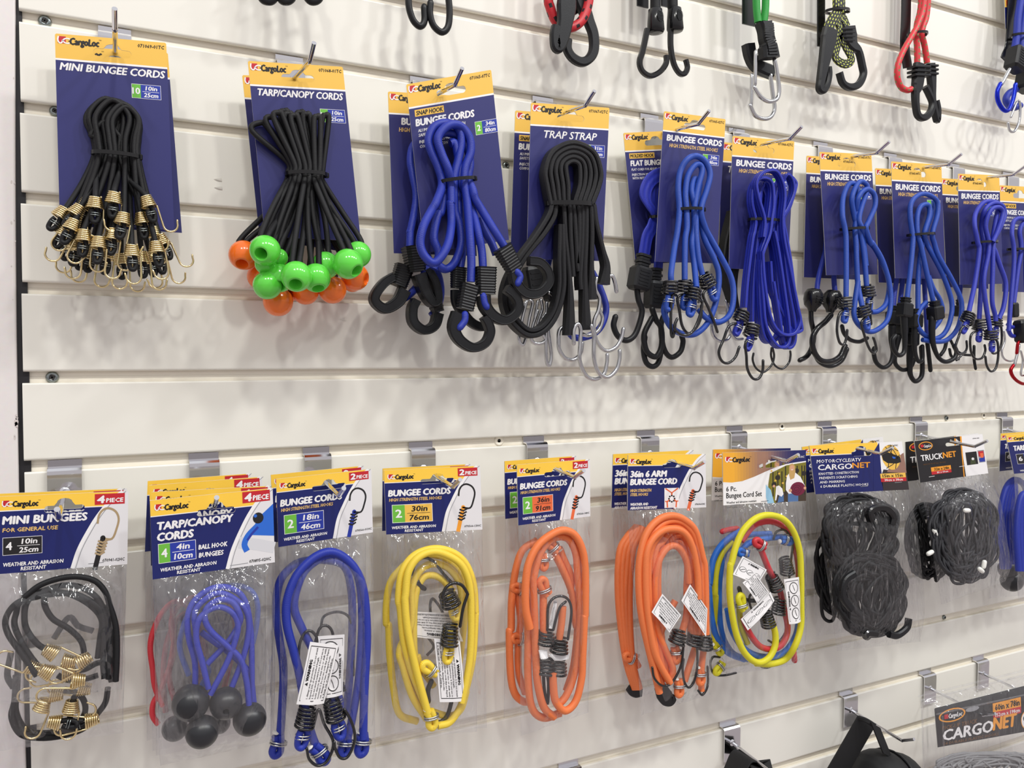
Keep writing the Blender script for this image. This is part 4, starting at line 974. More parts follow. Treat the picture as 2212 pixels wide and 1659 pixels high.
k.block(a, 'J', 1565, 700, 92, 30, 13, 16, 10, neck=8); k.wire('1480,990 1530,1080 1600,1130 1680,1140', 32, 2.0, BLKPL, 'J', 'hook', a); k.wire('1470,1080 1490,1150 1560,1180', 30, 2.0, BLKPL, 'J', 'hook', a)

k = Pk('bungee_cord_pack', 'snap hook cord card cut by the right edge with a red-ended clip', 'cord pack', 'snap hook cord cards', 'I', 2150, 660, 26); D = 26
tc_card(k.t, '2159.5,400 2245,405 2250,632 2165,630', D, ('BUNGEE CORDS', .06, .735), '', None, ALU, sticker='SNAP HOOK')
a = k.cord('J: 2060,900,46 2080,600 J: 2110,250 I: 2110,1230 2090,1080 2110,960,42 2180,930 2260,980 2235,1230 J: 2230,300 2240,600', 42, 3.2, DKBLUE)
b = k.cord('J: 2110,620,40 2150,300 I: 2185,1230 2170,1050 2230,950 2300,1000', 40, 3.2, DKBLUE)
k.cord('J: 2050,830,44 2090,860 2150,850 2200,900 2100,950 2050,880', 44, 3.0, DKBLUE)
k.tie('I', 2055, 1238, 2270, 1240, D+4, D+20)
k.block(b, 'J', 2110, 690, 88, 42, 13, 22, 10); k.block(a, 'J', 2190, 900, 84, 50, 20, 34, 16, grip=5)
k.clip(a, '2165,1000 2150,1030 2140,1120', 50, 2.3, REDM if False else mat('anodised_red', (170, 24, 34), .22, .8), 'J', 'clip')
k.clip(a, '2105,1240 2080,1290 2100,1350 2150,1400 2212,1425 2270,1400 2280,1300 2240,1060', 50, 2.5, mat('anodised_red', (170, 24, 34), .22, .8), 'J', gate='2165,1040 2115,1245')
k.clip(b, '2010,900 2020,1000 1990,1100 2010,1170 2070,1200 2130,1180', 44, 1.6, STEEL, 'J'); k.clip(b, '2180,1100 2200,1200 2180,1330 2220,1340', 44, 1.6, STEEL, 'J')
# ---------------------------------------------------------------- the row above, only its lower ends in view
def top(label, view, x, y, d, name='bungee_cord_pack'):
    k = Pk(name, label, 'cord pack', 'cords hanging from the row above', view, x, y, d)
    p, n = quad('%d,-1150 %d,-1190 %d,-330 %d,-290' % (x-170, x+170, x+170, x-170), d-12, view=view); mp, H = bil(p, n); mb = MB()
    board(mb, mp, 1, H, slot(.5, .147, .345, .072, .13, .05), [(0, .238, YEL), (.238, .256, WHT), (.256, H, NAVY)]); mb.build('card', k.t)
    return k
k = top('pair of plain black hooks at the top edge, leftmost of that row', 'K', 1370, -300, 34)
a = k.cord('1290,-760,34 1290,-420 1250,-640 1230,-120', 34, 3.6, BLKCORD, view='K'); b = k.cord('1420,-760,34 1420,-420 1470,-640 1500,-120', 34, 3.6, BLKCORD, view='K')
k.wire('1210,-120 1195,0 1205,90 1240,180 1295,225 1330,180 1328,60', 36, 3.4, BLKPL, 'K', 'hook', a); k.wire('1515,-120 1535,-20 1545,120 1530,230 1480,275 1410,220 1378,120 1382,22', 38, 3.4, BLKPL, 'K', 'hook', b)
k.tie('K', 1280, -380, 1450, -380, 28, 42)
k = top('hooks just touching the top edge above the tarp cord cards', 'K', 200, -500, 40)
a = k.cord('40,-760,40 40,-500 60,-300 50,-150', 40, 3.8, BLKCORD, view='K'); b = k.cord('330,-760,40 330,-500 380,-300 400,-150', 40, 3.8, BLKCORD, view='K'); c = k.cord('200,-760,46 200,-500 180,-200 190,-60', 46, 3.8, BLKCORD, view='K')
for par, jp in ((a, '50,-160 60,-60 30,5 -40,0 -80,-60'), (b, '400,-160 440,-60 420,0 360,8 310,-50'), (c, '190,-70 200,-20 170,8 120,5 90,-40')): k.wire(jp, 42, 3.8, BLKPL, 'K', 'hook', par)
k.tie('K', 20, -420, 400, -420, 30, 56)
REDFLECK = mat('cord_red_black_fleck', (196, 32, 44), .45, kind='fleck', scale=(14, .25, .34, .45, (24, 18, 20)), bump=.2)
k = top('red cord with black flecks looped behind two black hooks', 'L', 330, -250, 30)
a = k.cord('190,-640,36 175,-60 190,60 240,180 320,235 400,225 470,160 515,40 520,-100 500,-640', 36, 5.2, REDFLECK, view='L', n=14)
k.strip('325,-200 335,-60 330,60 315,200 290,330 262,400 240,390 232,300 242,225', 48, [14, 20, 22, 17, 15, 13, 12, 11, 10], 8, BLKPL, 'hook', view='L', parent=a)
k.strip('420,-150 460,20 520,180 560,300 562,430 520,505 455,530 380,490 338,420 342,335', 30, [20, 18, 13, 12, 11, 10, 10, 10, 10, 9], 8, BLKPL, 'hook', view='L', parent=a)
k.strip('340,-200 400,20 440,110', 24, [20, 26, 14], 6, BLKGL, 'back_strap', view='L')
k = top('pair of black hooks with oval thumb grips on black cords', 'L', 1150, -250, 30)
a = k.cord('1100,-640,40 1090,0 1090,90', 40, 6, BLKCORD, view='L', n=12); b = k.cord('1230,-640,38 1235,0 1240,70', 38, 6, BLKCORD, view='L', n=12)
k.strip('980,-640,22 980,60', 22, 16, 2, BLKGL, 'back_strap', view='L'); k.strip('1180,-640,22 1180,60', 22, 14, 2, BLKGL, 'back_strap', view='L')
for par, x, y, dd, jp in ((a, 1090, 180, 42, '1020,250 985,420 955,530 980,610 1050,648 1130,610 1180,540 1182,475'), (b, 1255, 170, 38, '1220,230 1220,400 1245,540 1290,620 1335,630 1362,580 1348,510')):
    mb = MB(); o, aa, bb = frame('L', x, y, dd, 88)
    mb.lathe(o-aa*.0135, aa, [(0, .0062), (.001, .0078), (.014, .0092), (.024, .0098), (.0265, .0085), (.027, .004)], BLKGL, 22, True)
    for q in range(9):
        w_ = .0042*math.sqrt(max(0, 1-((q-4)/4.6)**2)); mb.box(o+aa*((q-4)*.0014-.002)+N*.0093, bb*w_, N*.0007, aa*.00035, BLKPL)
    mb.build('grip', par)
    k.strip(jp, dd, [6.5]*3+[6]*5, 6, BLKGL, 'hook', view='L', parent=par)
k = top('green cords with a ribbed black connector and two silver carabiners', 'L', 2000, -250, 30)
a = k.cord('1940,-640,44 1950,0 1965,190', 44, 4.6, GRNCORD, view='L', n=12); b = k.cord('2030,-640,42 2030,0 2015,190', 42, 4.6, GRNCORD, view='L', n=12)
k.strip('1885,-640,22 1885,215', 22, 21, 2, BLKGL, 'back_strap', view='L')
mb = MB(); cp = pts('L', '2010,195 2020,260 2025,330 2045,400 2060,500', 44); cp = catmull(cp, 4); n = len(cp)
mb.band(cp, [.001*q for q in [21-6*math.sin(math.pi*i/(n-1))*(1 if i < n*.6 else .6)+(6 if i > n*.7 else 0) for i in range(n)]], .015, BLKPL, ch=.2)
for i in range(2, n-1):
    tg = (cp[i]-cp[i-1]).normalized(); x_ = tg.cross(N); mb.box(cp[i]+N*.0079, x_*.0075, N*.0009, tg*.0011, BLKPL)
mb.build('connector', a)
mb = MB(); cp = catmull(pts('L', '1880,380,26 1900,480 1950,560 2080,620', 26), 4); mb.band(cp, .016, .012, BLKPL, ch=.2); mb.build('connector', b)
k.clip(a, '2105,510,44 2130,640 2145,780 2120,850 2050,865 1980,820 1930,745', 44, 2.6, STEEL, 'L', gate='1945,440 1940,720')
k.clip(b, '2070,640,30 2090,800 2105,930 2070,1000 2010,1015 1940,985 1895,900', 30, 2.6, STEEL, 'L', gate='1912,640 1905,900')
YB = mat('cord_black_yellow_fleck', (26, 26, 24), .5, kind='fleck', scale=(6, .111, .5, .34, (212, 222, 90)), bump=.2)
k = top('black cord with yellow flecks and two flat black hooks', 'M', 600, -250, 30)
k.strip('480,-640,18 480,400', 18, 14, 2, BLKGL, 'back_strap', view='M')
a = k.strip('650,-640,40 630,0 620,95 580,170 545,240 540,300', 40, [20, 17, 13, 15, 15, 12], 4, YB, 'cord', view='M'); b = k.strip('640,-640,34 650,95,36 670,160 700,230', 36, [18, 14, 13, 12], 4, YB, 'cord', view='M')
k.strip('610,-640,38 610,95 640,250 620,380 600,480 640,530 700,545 740,500 690,400 640,300', 38, 11, 4, YB, 'cord', view='M')
k.tie('M', 525, 92, 712, 95, 26, 44)
k.strip('555,250 545,330 525,430 500,560 475,700 470,760 500,770 530,720 545,640 540,575', 44, [21, 24, 20, 15, 11, 10, 9, 8, 8, 8], 9, BLKPL, 'hook', view='M', parent=a)
k.strip('705,230 720,320 750,390 800,440 830,560 840,640 800,720 730,745 665,710 635,620', 38, [24, 26, 16, 9, 9, 9, 9, 9, 8, 8], 9, BLKPL, 'hook', view='M', parent=b)
for q in range(4): k.strip('%d,%d %d,%d' % (660, 245+q*32, 770, 240+q*34), 44.5, 1.6, 1.2, BLKGL, 'hook_rib', view='M', parent=b, k=1)
RG = mat('cord_red_green_fleck', (206, 48, 54), .45, kind='fleck', scale=(8.5, .25, .32, .30, (72, 140, 76)), bump=.2)
k = top('red cord with green flecks tied once, black snap hooks crossed below', 'M', 1330, -250, 30)
k.strip('1215,-640,18 1205,100 1195,400 1220,580', 18, 19, 2, BLKGL, 'back_strap', view='M')
a = k.cord('1340,-640,38 1335,0 1300,200 1290,290 1300,400 1300,540', 38, 4.0, RG, view='M', n=14); b = k.cord('1410,-640,34 1390,50 1350,230 1340,290 1365,400 1385,540', 34, 4.0, RG, view='M', n=14)
k.cord('1370,-640,42 1360,0 1310,200,42 1265,290 1190,420 1140,540 1130,650 1160,740 1215,770 1250,760', 40, 4.0, RG, view='M', n=14)
k.tie('M', 1235, 290, 1368, 296, 26, 48)
k.strip('1315,545 1310,640 1300,730 1285,800 1290,920 1310,990 1360,1005 1410,960 1430,880 1400,800 1370,740', 44, [17, 20, 18, 11, 9, 9, 9, 9, 8, 8, 9], 9, BLKPL, 'hook', view='M', parent=a)
k.strip('1410,545 1420,640 1425,740 1430,850 1450,960 1470,1030 1475,940 1460,860', 32, [15, 15, 12, 9, 8, 8, 8, 8], 9, BLKPL, 'hook', view='M', parent=b)
for q in range(3):
    k.strip('%d,%d %d,%d' % (1250, 575+q*36, 1380, 580+q*36), 44, 3, 14, BLKPL, 'hook_rib', view='M', parent=a, k=1); k.strip('%d,%d %d,%d' % (1375, 565+q*34, 1450, 570+q*34), 33, 3, 13, BLKPL, 'hook_rib', view='M', parent=b, k=1)
k = top('blue cord with a black connector and blue-bodied clip at the right edge', 'M', 2150, -250, 30)
p_, n_ = quad('2168,-60 2260,-90 2255,70 2172,62', 20)
mb = MB(); mp, H = bil(p_, n_); board(mb, mp, 1, H, None, [(0, .62*H, YEL), (.62*H, H, NAVYB)]); rect(mb, mp, .04, .50*H, .3, .60*H, RED, .0001); letter(mb, mp, 'BU', .12, .42, .78*H, .86*H, WHT, 1); mb.build('card', k.t)
k.strip('2130,-640,22 2100,300 2050,520', 22, 22, 2, BLKGL, 'back_strap', view='M')
a = k.cord('2190,-640,38 2190,-100 2160,150 2150,300 2130,430', 38, 5, BLUECORD, view='M'); b = k.cord('2260,-640,36 2260,-100 2210,150 2190,300 2190,430', 36, 5, BLUECORD, view='M')
k.tie('M', 2110, 300, 2290, 310, 26, 46)
k.block(a, 'M', 2150, 510, 100, 44, 30, 34, 22, grip=6); k.block(b, 'M', 2230, 660, 100, 34, 26, 44, 20, grip=6)
k.cord('2150,760,28 2080,800 2060,860 2110,920 2180,900', 28, 5, BLUECORD, view='M')
AB = mat('anodised_blue', (24, 44, 196), .2, .75)
k.clip(a, '2010,715,48 1985,780 1990,860 2030,930 2070,945 2100,900 2125,820 2140,720', 48, 3.1, AB, 'M', gate='2090,590 2020,720', gm=STEEL)
k.clip(b, '2170,860,38 2180,920 2170,1040 2130,1120 2090,1115 2075,1050', 38, 1.9, STEEL, 'M', gate='2150,870 2100,1000')
# ---------------------------------------------------------------- lower row: header cards over clear bags
TWO = []
def sack(label, cs, d, paint, bagcs, group, seed, puff=16, yh=.13, sl=(.54, .137, .36), field=None, head=None, film=None, bd=None, fl=1.4, name='bagged_cord_pack', cat='cord pack'):
    q = [float(v) for v in cs.replace(',', ' ').split()]
    k = Pk(name, label, cat, group, 'P', (q[0]+q[2])/2, (q[1]+q[3])/2+20, d)
    hc_card(k.t, cs, d, paint, yh, sl, field, head, None, .67 if paint in TWO else None)
    if bagcs: bag(k.t, bagcs, d-.7, d-.7 if bd is None else bd, puff, seed, film, fl=fl, pw=.28 if 'net' in group else .42)
    k.D = d; return k
# -- mini bungees
def p_mini(mb, mp, H):
    pearl(mb, mp, H, .95); logo(mb, mp, .045, .032, .27, .055); redtag(mb, mp, '4', .735, .972, .012, .095)
    T(mb, mp, ('MINI BUNGEES', .048, .672, .150, .206, WHT, 1.6), ('FOR GENERAL USE', .048, .452, .236, .264, GOLD, 1.2), *WAR(.492))
    qtybox(mb, mp, .048, .305, .338, .437, '4', '10in', '25cm', .31, INK, INK, WHT); hookpic(mb, mp, INK, mat('print_tan', (170, 146, 110), .5), 0, -.07, .95, True)
    T(mb, mp, ('070941-02HC', .80, .975, .515, .538, INK, .5)); stroke(mb, mp, [(.69, .545), (.75, .544), (.81, .542)], .006, GREY)
k = sack('mini bungee bag whose header comes out furthest at the left edge', '-9,1073 277.3,1061 275,1218.7 -9,1240.7', 62, p_mini, '-7,1238 274,1216 262,1489 -9,1522', 'mini bungee bags', 1, 15, .105, (.505, .112, .31))
MC = [('300,905,66 180,730 65,560 50,430 140,310 300,262 430,240 600,235 760,310 835,400 850,600 840,800 850,930,70', [(375, 870, 22, 72, 1)]), ('200,262,70 330,165 500,108 650,98 780,135 860,225 895,330 945,500 955,700 945,950', []),
      ('330,850,62 250,750 180,640 120,500 130,400 180,290,66 420,190 600,168 760,240 840,350 885,500 895,700 885,930', [(640, 942, 180, 74, -1)]), ('400,705,62 300,640 215,520 200,400 225,300 300,245 480,222 640,270 770,360 830,460 815,600 795,760', [(408, 708, 25, 70, 1)]),
      ('480,225,60 375,250 365,330 430,440 560,520 660,620 690,740', [(685, 775, 150, 68, 1)]), ('640,860,58 700,850 800,800 860,820 910,950', [(560, 790, 185, 66, -1)]), ('860,330,62 915,560 920,760 915,950', [(270, 838, 200, 62, 1)]), ('470,900,58 560,940 700,930 800,900', [(565, 885, 170, 60, 1)])]
for p, hs in MC: k.cord(p, 64, 2.3, BLKCORD, [('b', *q[:4], 'mini', q[4], '', 0) for q in hs], view='b')
k = sack('mini bungee bag behind, hanging lower with brass hooks at its bottom', '-11,1067 274.5,1055 272,1212 -11,1234', 42, p_mini, '-9,1232 272,1210 266,1583 -9,1624', 'mini bungee bags', 2, 14, .105, (.505, .112, .31))
for p, hs in [('130,900,46 120,1100 95,1240 170,1380 330,1412 520,1392 690,1330 790,1220 860,1120 880,1000', [(750, 1265, 165, 52, 1)]), ('150,700,44 140,1000 130,1200 220,1350 400,1370 600,1330 690,1210 680,1100 600,1035 480,1040', [(350, 1140, 112, 52, 1), (445, 1285, 5, 54, -1)]),
              ('620,1050,50 590,1120 570,1250', [(582, 1150, 98, 54, 1)]), ('440,600,42 560,430 640,500 760,540', [(460, 1060, 180, 50, 1)]), ('90,720,42 60,900 110,1000', [(690, 1010, 185, 50, 1)])]:
    k.cord(p, 46, 2.4, BLKCORD, [('b', *q[:4], 'mini', q[4], '', q[1] > 1200) for q in hs], view='b')
# -- ball hook bungees
def p_ball(mb, mp, H):
    pearl(mb, mp, H, 1.05, .03); logo(mb, mp, .035, .035, .27, .06); redtag(mb, mp, '4', .74, .975, .008, .10)
    T(mb, mp, ('TARP/CANOPY', .045, .650, .180, .238, WHT, 1.6), ('CORDS', .045, .325, .266, .326, WHT, 1.6), ('BALL HOOK', .368, .60, .398, .434, WHT, 1.2), ('BUNGEES', .368, .565, .463, .500, WHT, 1.2), *WAR(.545, .06))
    qtybox(mb, mp, .05, .35, .347, .507, '4', '4in', '10cm', .31)
    fpoly(mb, mp, [(1, .13), (1, .40), (.80, .37), (.86, .24)], SKY, .00014); stroke(mb, mp, [(.70, .42), (.85, .455), (1, .50)], .095, mat('print_pipe', (212, 212, 216), .5), .00015)
    stroke(mb, mp, [(.86, .30), (.78, .37), (.745, .44), (.765, .50)], .05, SKY, .00018); stroke(mb, mp, [(.865, .31), (.81, .36), (.77, .41)], .02, BLU, .0002); disc(mb, mp, .868, .235, .046, INK, .00022); disc(mb, mp, .845, .215, .014, SKY, .00025)
    T(mb, mp, ('070895-02HC', .78, .965, .575, .60, INK, .6)); stroke(mb, mp, [(.62, .60), (.70, .60), (.77, .598)], .006, GREY)
GB = 'ball hook bungee bags'
def loops(k, ps, d, r, m, view): return [k.cord(p, d, r, m, view=view) for p in ps]
k = sack('front tarp cord bag of blue loops with dark grey balls', '323.8,1081.5 588.8,1054.6 593.8,1214.5 329.8,1251.9', 84, p_ball, '330.5,1250 593.5,1212 592,1601 347,1654', GB, 3, 20, .125, (.52, .142, .32))
c = loops(k, ['1590,1040,84 1590,800 1540,600 1530,430 1580,300 1700,205 1830,180 1950,230 2010,330 2040,500 2052,700 2055,1150', '1700,1010,90 1650,800 1600,600 1620,455 1700,372 1800,345 1900,395 1940,490 1920,610 1850,800 1715,1060',
              '1600,560,86 1590,380 1700,262 1800,232 1900,270 1990,350 2030,470 2010,650 1960,820 1885,1010', '1690,810,84 1850,640 1930,520 1960,430,90 1900,310 1790,285 1690,350 1670,440 1720,540 1850,660 1960,770 2010,950 2030,1150', '1640,550,82 1750,630 1860,710 1960,800 2040,900 2070,1130'], 86, 2.5, DKBLUE, 'b')
for i, (x, y, r, d, h) in enumerate([(1555, 1125, 145, 88, None), (1842, 1128, 128, 90, (1828, 1153)), (1648, 1362, 130, 94, None), (2036, 1258, 131, 88, None)]):
    k.ball(c[i], 'b', x, y, r, d, BLACKBALL, *(h or ()), hole=.2)
k = sack('second tarp cord bag, just behind the front blue one', '327,1063 584.5,1049.6 590,1205 332,1240', 64, p_ball, '332,1238 589,1203 588,1590 338,1632', GB, 4, 9, .125, (.52, .142, .32))
c = loops(k, ['1540,900,66 1470,700 1480,560 1560,380 1800,200 1930,170 2050,215 2100,330 2090,500 2060,640', '1500,500,66 1600,700 1700,850 1640,1000'], 60, 2.4, SKYCORD, 'b')
k.ball(c[0], 'b', 1425, 1335, 100, 64, BLACKBALL, hole=.2); k.ball(c[1], 'b', 1790, 1290, 85, 64, BLACKBALL, hole=.2)
k = sack('third tarp cord bag back, red cords showing through the film', '322.7,1048.5 566,1030 574,1190 326,1222', 46, p_ball, '327,1220 573,1188 574,1570 330,1622', GB, 5, 8, .125, (.52, .142, .32))
loops(k, ['1290,1300,46 1245,1230 1250,1130 1300,1040 1360,900 1420,700 1400,450 1500,300 1700,250 1880,330 1920,600 1850,900 1800,1150', '1330,1150,48 1265,1000 1245,850 1225,680 1250,540 1330,380 1450,300 1600,420 1650,700 1600,1000', '1400,300,46 1420,600 1380,900 1420,1100'], 48, 2.4, REDCORD, 'b')
k = sack('fourth tarp cord bag, nearest the wall, only its yellow top edge showing', '319,1039.2 541,1023 548,1160 313,1192', 30, p_ball, '313,1190 547,1158 548,1545 318,1600', GB, 6, 6, .125, (.52, .142, .32))
loops(k, ['1350,1200,34 1330,900 1370,600 1500,400 1650,500 1680,800 1640,1050'], 34, 2.4, REDCORD, 'b')
# -- two-piece cords
def p_two(L1, L2, cord, bm, tm, code):
    def f(mb, mp, H):
        pearl(mb, mp, H, 1.05, .012); logo(mb, mp, .035, .045, .265, .062); redtag(mb, mp, '2', .755, .968, .014, .10)
        T(mb, mp, ('BUNGEE CORDS', .035, .665, .212, .274, WHT, 1.6), ('HIGH STRENGTH STEEL HOOKS', .04, .572, .297, .328, GOLD, 1), *WAR(.590, .055))
        qtybox(mb, mp, .065, .365, .475, .555, '2', L1, L2, .31, None, bm, tm); hookpic(mb, mp, cord); T(mb, mp, (code, .805, .985, .615, .636, INK, .5)); stroke(mb, mp, [(.10, .59), (.16, .589), (.22, .588)], .006, GREY)
    TWO.append(f); return f
PB = p_two('18in', '46cm', BLU, BLU, WHT, '070566-01HC')
k = sack('bag of dark blue cords with a paper warning tag, front one', '596.4,1034.8 802,1013.3 805.4,1149.8 601.4,1182', 62, PB, '602,1180 805,1148 811,1622 611,1668', 'bagged blue cords', 7, 17)
a = k.cord('1150,1500,70 1100,1360 1060,1200 1010,900 960,700 905,480 910,280 990,80 1130,-60 1270,-105 1400,-40 1500,100 1545,300 1560,600 1545,900 1535,1150 1528,1420', 68, 3.9, BLUECORD, view='d')
b = k.cord('1340,1310,66 1290,1150 1200,850 1090,640 1010,480 965,350 985,200 1060,40 1200,-60 1330,-75 1450,20 1505,180 1520,450 1510,700 1490,950 1440,1250 1395,1440', 66, 3.8, BLUECORD, view='d')
wcoil(k, a, 'd', 1062, 1235, 100, 74, 1, '1165,1180 1210,1300 1285,1450 1240,1595 1160,1640 1090,1590 1068,1500', BLUECORD, 3.6, 'wire2'); wcoil(k, b, 'd', 1285, 1180, 75, 76, 1, '1375,1180 1440,1300 1460,1430 1405,1565 1340,1575 1300,1500 1292,1450', BLUECORD, 3.6, 'wire2')
wcoil(k, b, 'd', 1290, 990, 80, 68, -1, None, BLUECORD, 3.2); k.wire('1012,1000 1003,700 1045,565 1100,540 1148,590 1150,650', 70, 1.35, BLKWIRE, 'd', parent=a); k.wire('1135,640 1170,525 1220,495 1268,530 1288,620 1300,800', 68, 1.35, BLKWIRE, 'd', parent=b)
def kbulb(k, par, view, x, y, ang, d, r, m):
    mb = MB(); o, aa, bb = frame(view, x, y, d, ang); r *= .001
    mb.tube(catmull([o-aa*r*2, o+bb*r*.6, o+aa*r*2.4+bb*r, o+aa*r*3.4, o+aa*r*2.4-bb*r, o-bb*r*.8, o-aa*r*1.6-bb*r*1.3], 5), r*.95, m, 10)
    ob = mb.build('cord_end', par); mb = MB()
    for h in (-.25, .35): mb.tube([o+aa*r*h+bb*(r*2.1*math.cos(t))+N*(r*1.5*math.sin(t)) for t in [q*math.pi/8 for q in range(16)]], .00085, ZINC, 6, True)
    mb.lathe(o-aa*r*2.4-bb*r*1.4, -aa+N*.3, [(0, r*.9), (.0004, r*.85), (.0006, 0)], CUT, 12); mb.build('crimp', ob)
kbulb(k, a, 'd', 1528, 1440, 100, 68, 3.7, BLUECORD); kbulb(k, b, 'd', 1388, 1450, 100, 68, 3.7, BLUECORD); kbulb(k, a, 'd', 1170, 1520, 60, 72, 3.7, BLUECORD)
tag(k.t, '670.3,1386.7 731.8,1394.1 700,1520 640.5,1521.6', 79.5, WARN, vert=True, curl=3); tag(k.t, '687,1374.8 744.6,1370.8 740,1500 705,1508', 77, [], vert=True, icons=3, flip=True, title=True)
k = sack('bag of dark blue cords behind, its cord showing left of the front bag', '585,1025.7 786,1006 790,1142 592,1172', 36, PB, '592,1170 790,1140 790,1602 583,1640', 'bagged blue cords', 8, 12)
a = k.cord('1390,1200,42 1420,900 1440,500 1430,200 1370,10 1200,-40 1010,-20 900,60 845,150 820,280 820,430 850,640 878,850 868,1150 848,1420', 42, 3.8, BLUECORD, view='d'); kbulb(k, a, 'd', 838, 1450, 105, 44, 3.6, BLUECORD); k.wire('1180,520 1210,420 1330,385 1420,440 1440,600 1450,900', 44, 1.3, BLKWIRE, 'd', parent=a)
PY = p_two('30in', '76cm', AMB, YEL, INK, '070566-13HC')
k = sack('bag of yellow cords with two paper tags, front one', '829.4,1016 1037,1006.3 1042,1143.8 834.4,1154.7', 56, PY, '835,1153 1041,1142 1051,1572 853.4,1586', 'bagged yellow cords', 9, 17)
a = k.cord('f: 585,1215,64 500,1010 420,800 360,560 335,300 e: 320,1400 340,1200 400,1080 500,1000 650,968 800,1010 900,1110 960,1280 975,1500 f: 975,350 955,700 905,950 850,1130 760,1265 655,1300', 64, 3.6, YELCORD, view='f')
b = k.cord('f: 570,1190,70 470,820 400,500 375,250 e: 380,1350 400,1180 470,1060 580,1000 700,1010 f: 850,-80 925,100 940,400 930,700 900,900 860,1100', 68, 3.6, YELCORD, view='f')
c = k.cord('f: 560,1240,60 440,1050 360,800 330,650 e: 430,1600 430,1330 480,1185 560,1112 650,1098 750,1140 835,1250 858,1400 835,1560 f: 820,390 780,480', 74, 3.6, YELCORD, view='f')
d_ = k.cord('f: 480,700,58 510,800 570,890 620,960', 58, 3.4, YELCORD, view='f'); k.cord('f: 480,900,58 450,600 e: 460,1400 520,1230 600,1195 690,1230 780,1330', 58, 3.5, YELCORD, view='e'); k.cord('f: 420,700,56 430,950 500,1130 640,1190 760,1215 850,1160 900,1000', 56, 3.5, YELCORD, view='f')
for par, x, y, an in ((d_, 600, 830, 220), (a, 600, 1220, 85)): kbulb(k, par, 'f', x, y, an, 70, 3.4, YELCORD)
wcoil(k, c, 'f', 755, 525, 95, 74, 1, None, YELCORD, 3.2, 'wire2'); k.wire('f: 845,450 870,300 908,180 e: 905,1345 860,1280 790,1262 725,1300 690,1385', 78, 1.6, BLKWIRE, 'f', parent=c)
wcoil(k, b, 'e', 750, 1400, 70, 66, 1, None, YELCORD, 3.0); k.wire('e: 780,1265 700,1180 620,1080 540,1045 470,1080 430,1190', 62, 1.6, BLKWIRE, 'e', parent=b); k.wire('e: 480,1250 510,1290 540,1310', 60, 2.4, BLKGL, 'e', parent=b); k.wire('f: 600,920 570,1000 575,1090', 64, 2.6, BLKGL, 'f', parent=d_); k.wire('f: 770,1100 740,1200 690,1260 640,1270', 60, 2.2, BLKGL, 'f', parent=d_)
tag(k.t, '891.4,1321.3 980,1325 1000.3,1385.8 892.7,1375.7', 58.5, WARN[::-1], flip=True, curl=1); tag(k.t, '938.2,1379.5 994,1385.8 1004.8,1515 950.1,1517', 72.5, WARN, vert=True, flip=True, curl=1)
k = sack('bag of yellow cords behind, a yellow strand showing at left', '826.8,1012 1016.7,1002.5 1022,1137 825.6,1147', 34, PY, '826,1145 1021,1135 1030,1580 822,1601', 'bagged yellow cords', 10, 12)
k.cord('f: 820,900,40 880,400 e: 880,1250 760,1080 600,1020 430,1070 330,1150 255,1250 220,1400 215,1600 f: 235,450 245,700 280,1000 330,1200 480,1260', 40, 3.6, YELCORD, view='e'); k.cord('e: 600,1600,38 590,1450 620,1400 700,1550 f: 560,500 620,620 560,700', 38, 1.5, BLKWIRE, view='e', name='hook')
PO = p_two('36in', '91cm', ORG, ORG, INK, '070566-14HC')
k = sack('narrow bag of two orange cords, front one', '1116.7,1004 1274.4,992 1275,1115.2 1119.7,1135', 62, PO, '1120,1133.5 1274.5,1114 1270.6,1539 1125.6,1589.6', 'bagged two-piece orange cords', 11, 16)
a = k.cord('e: 1440,1650,72 1405,1480 1405,1250 1435,1080 1510,940 1620,850 1725,812 1820,850 1885,970 1912,1150 1912,1500 f: 1905,400 1890,720 1880,900 1830,1090 1740,1170 1660,1090 1640,950 1640,840', 70, 4.1, ORGCORD, view='e')
b = k.cord('f: 1650,1225,66 1560,1140 1510,950 1490,700 1480,400 1470,100 e: 1475,1200 1530,1000 1640,880 1760,880 1830,1000 1850,1200 1870,1500 f: 1860,500 1820,850 1750,1040 1680,1120', 66, 4.1, ORGCORD, view='f')
c = k.cord('f: 1700,1190,60 1560,1230 1460,1150 1425,900 1425,500 1405,200 e: 1400,1300', 62, 4.1, ORGCORD, view='f'); d_ = k.cord('e: 1650,1010,60 1720,1150 1800,1350 1830,1600 f: 1845,500 1810,800 1750,1000', 60, 3.9, ORGCORD, view='e')
e_ = k.cord('f: 1555,560,66 1555,250 1555,120', 66, 4, ORGCORD, view='f'); k.cord('f: 1690,560,66 1710,420 1722,280', 66, 4, ORGCORD, view='f'); k.cord('e: 1790,1350,58 1790,1200 1740,1080 1690,960', 58, 3.8, ORGCORD, view='e')
kbulb(k, e_, 'e', 1565, 1320, 255, 68, 3.6, ORGCORD); kbulb(k, d_, 'e', 1640, 960, 235, 64, 3.4, ORGCORD); kbulb(k, d_, 'e', 1560, 1060, 90, 64, 3.0, ORGCORD)
for par, x, y, an, dd, r in ((e_, 1575, 545, 95, 68, 3), (a, 1690, 615, 95, 72, 3.2), (c, 1575, 795, 95, 66, 3), (b, 1680, 800, 95, 68, 3)): k.chook(par, ('f', x, y, an, dd, 'wire', 1, None))
k.wire('1590,480 1600,270 1675,195 1760,215 1795,320 1765,560', 70, 1.5, BLKWIRE, 'f', parent=a); k.wire('1640,480 1690,300 1745,240', 68, 1.5, BLKWIRE, 'f', parent=e_); k.wire('1555,850 1565,1000 1590,1110 1600,950 1590,860', 62, 1.8, BLKWIRE, 'f', parent=c)
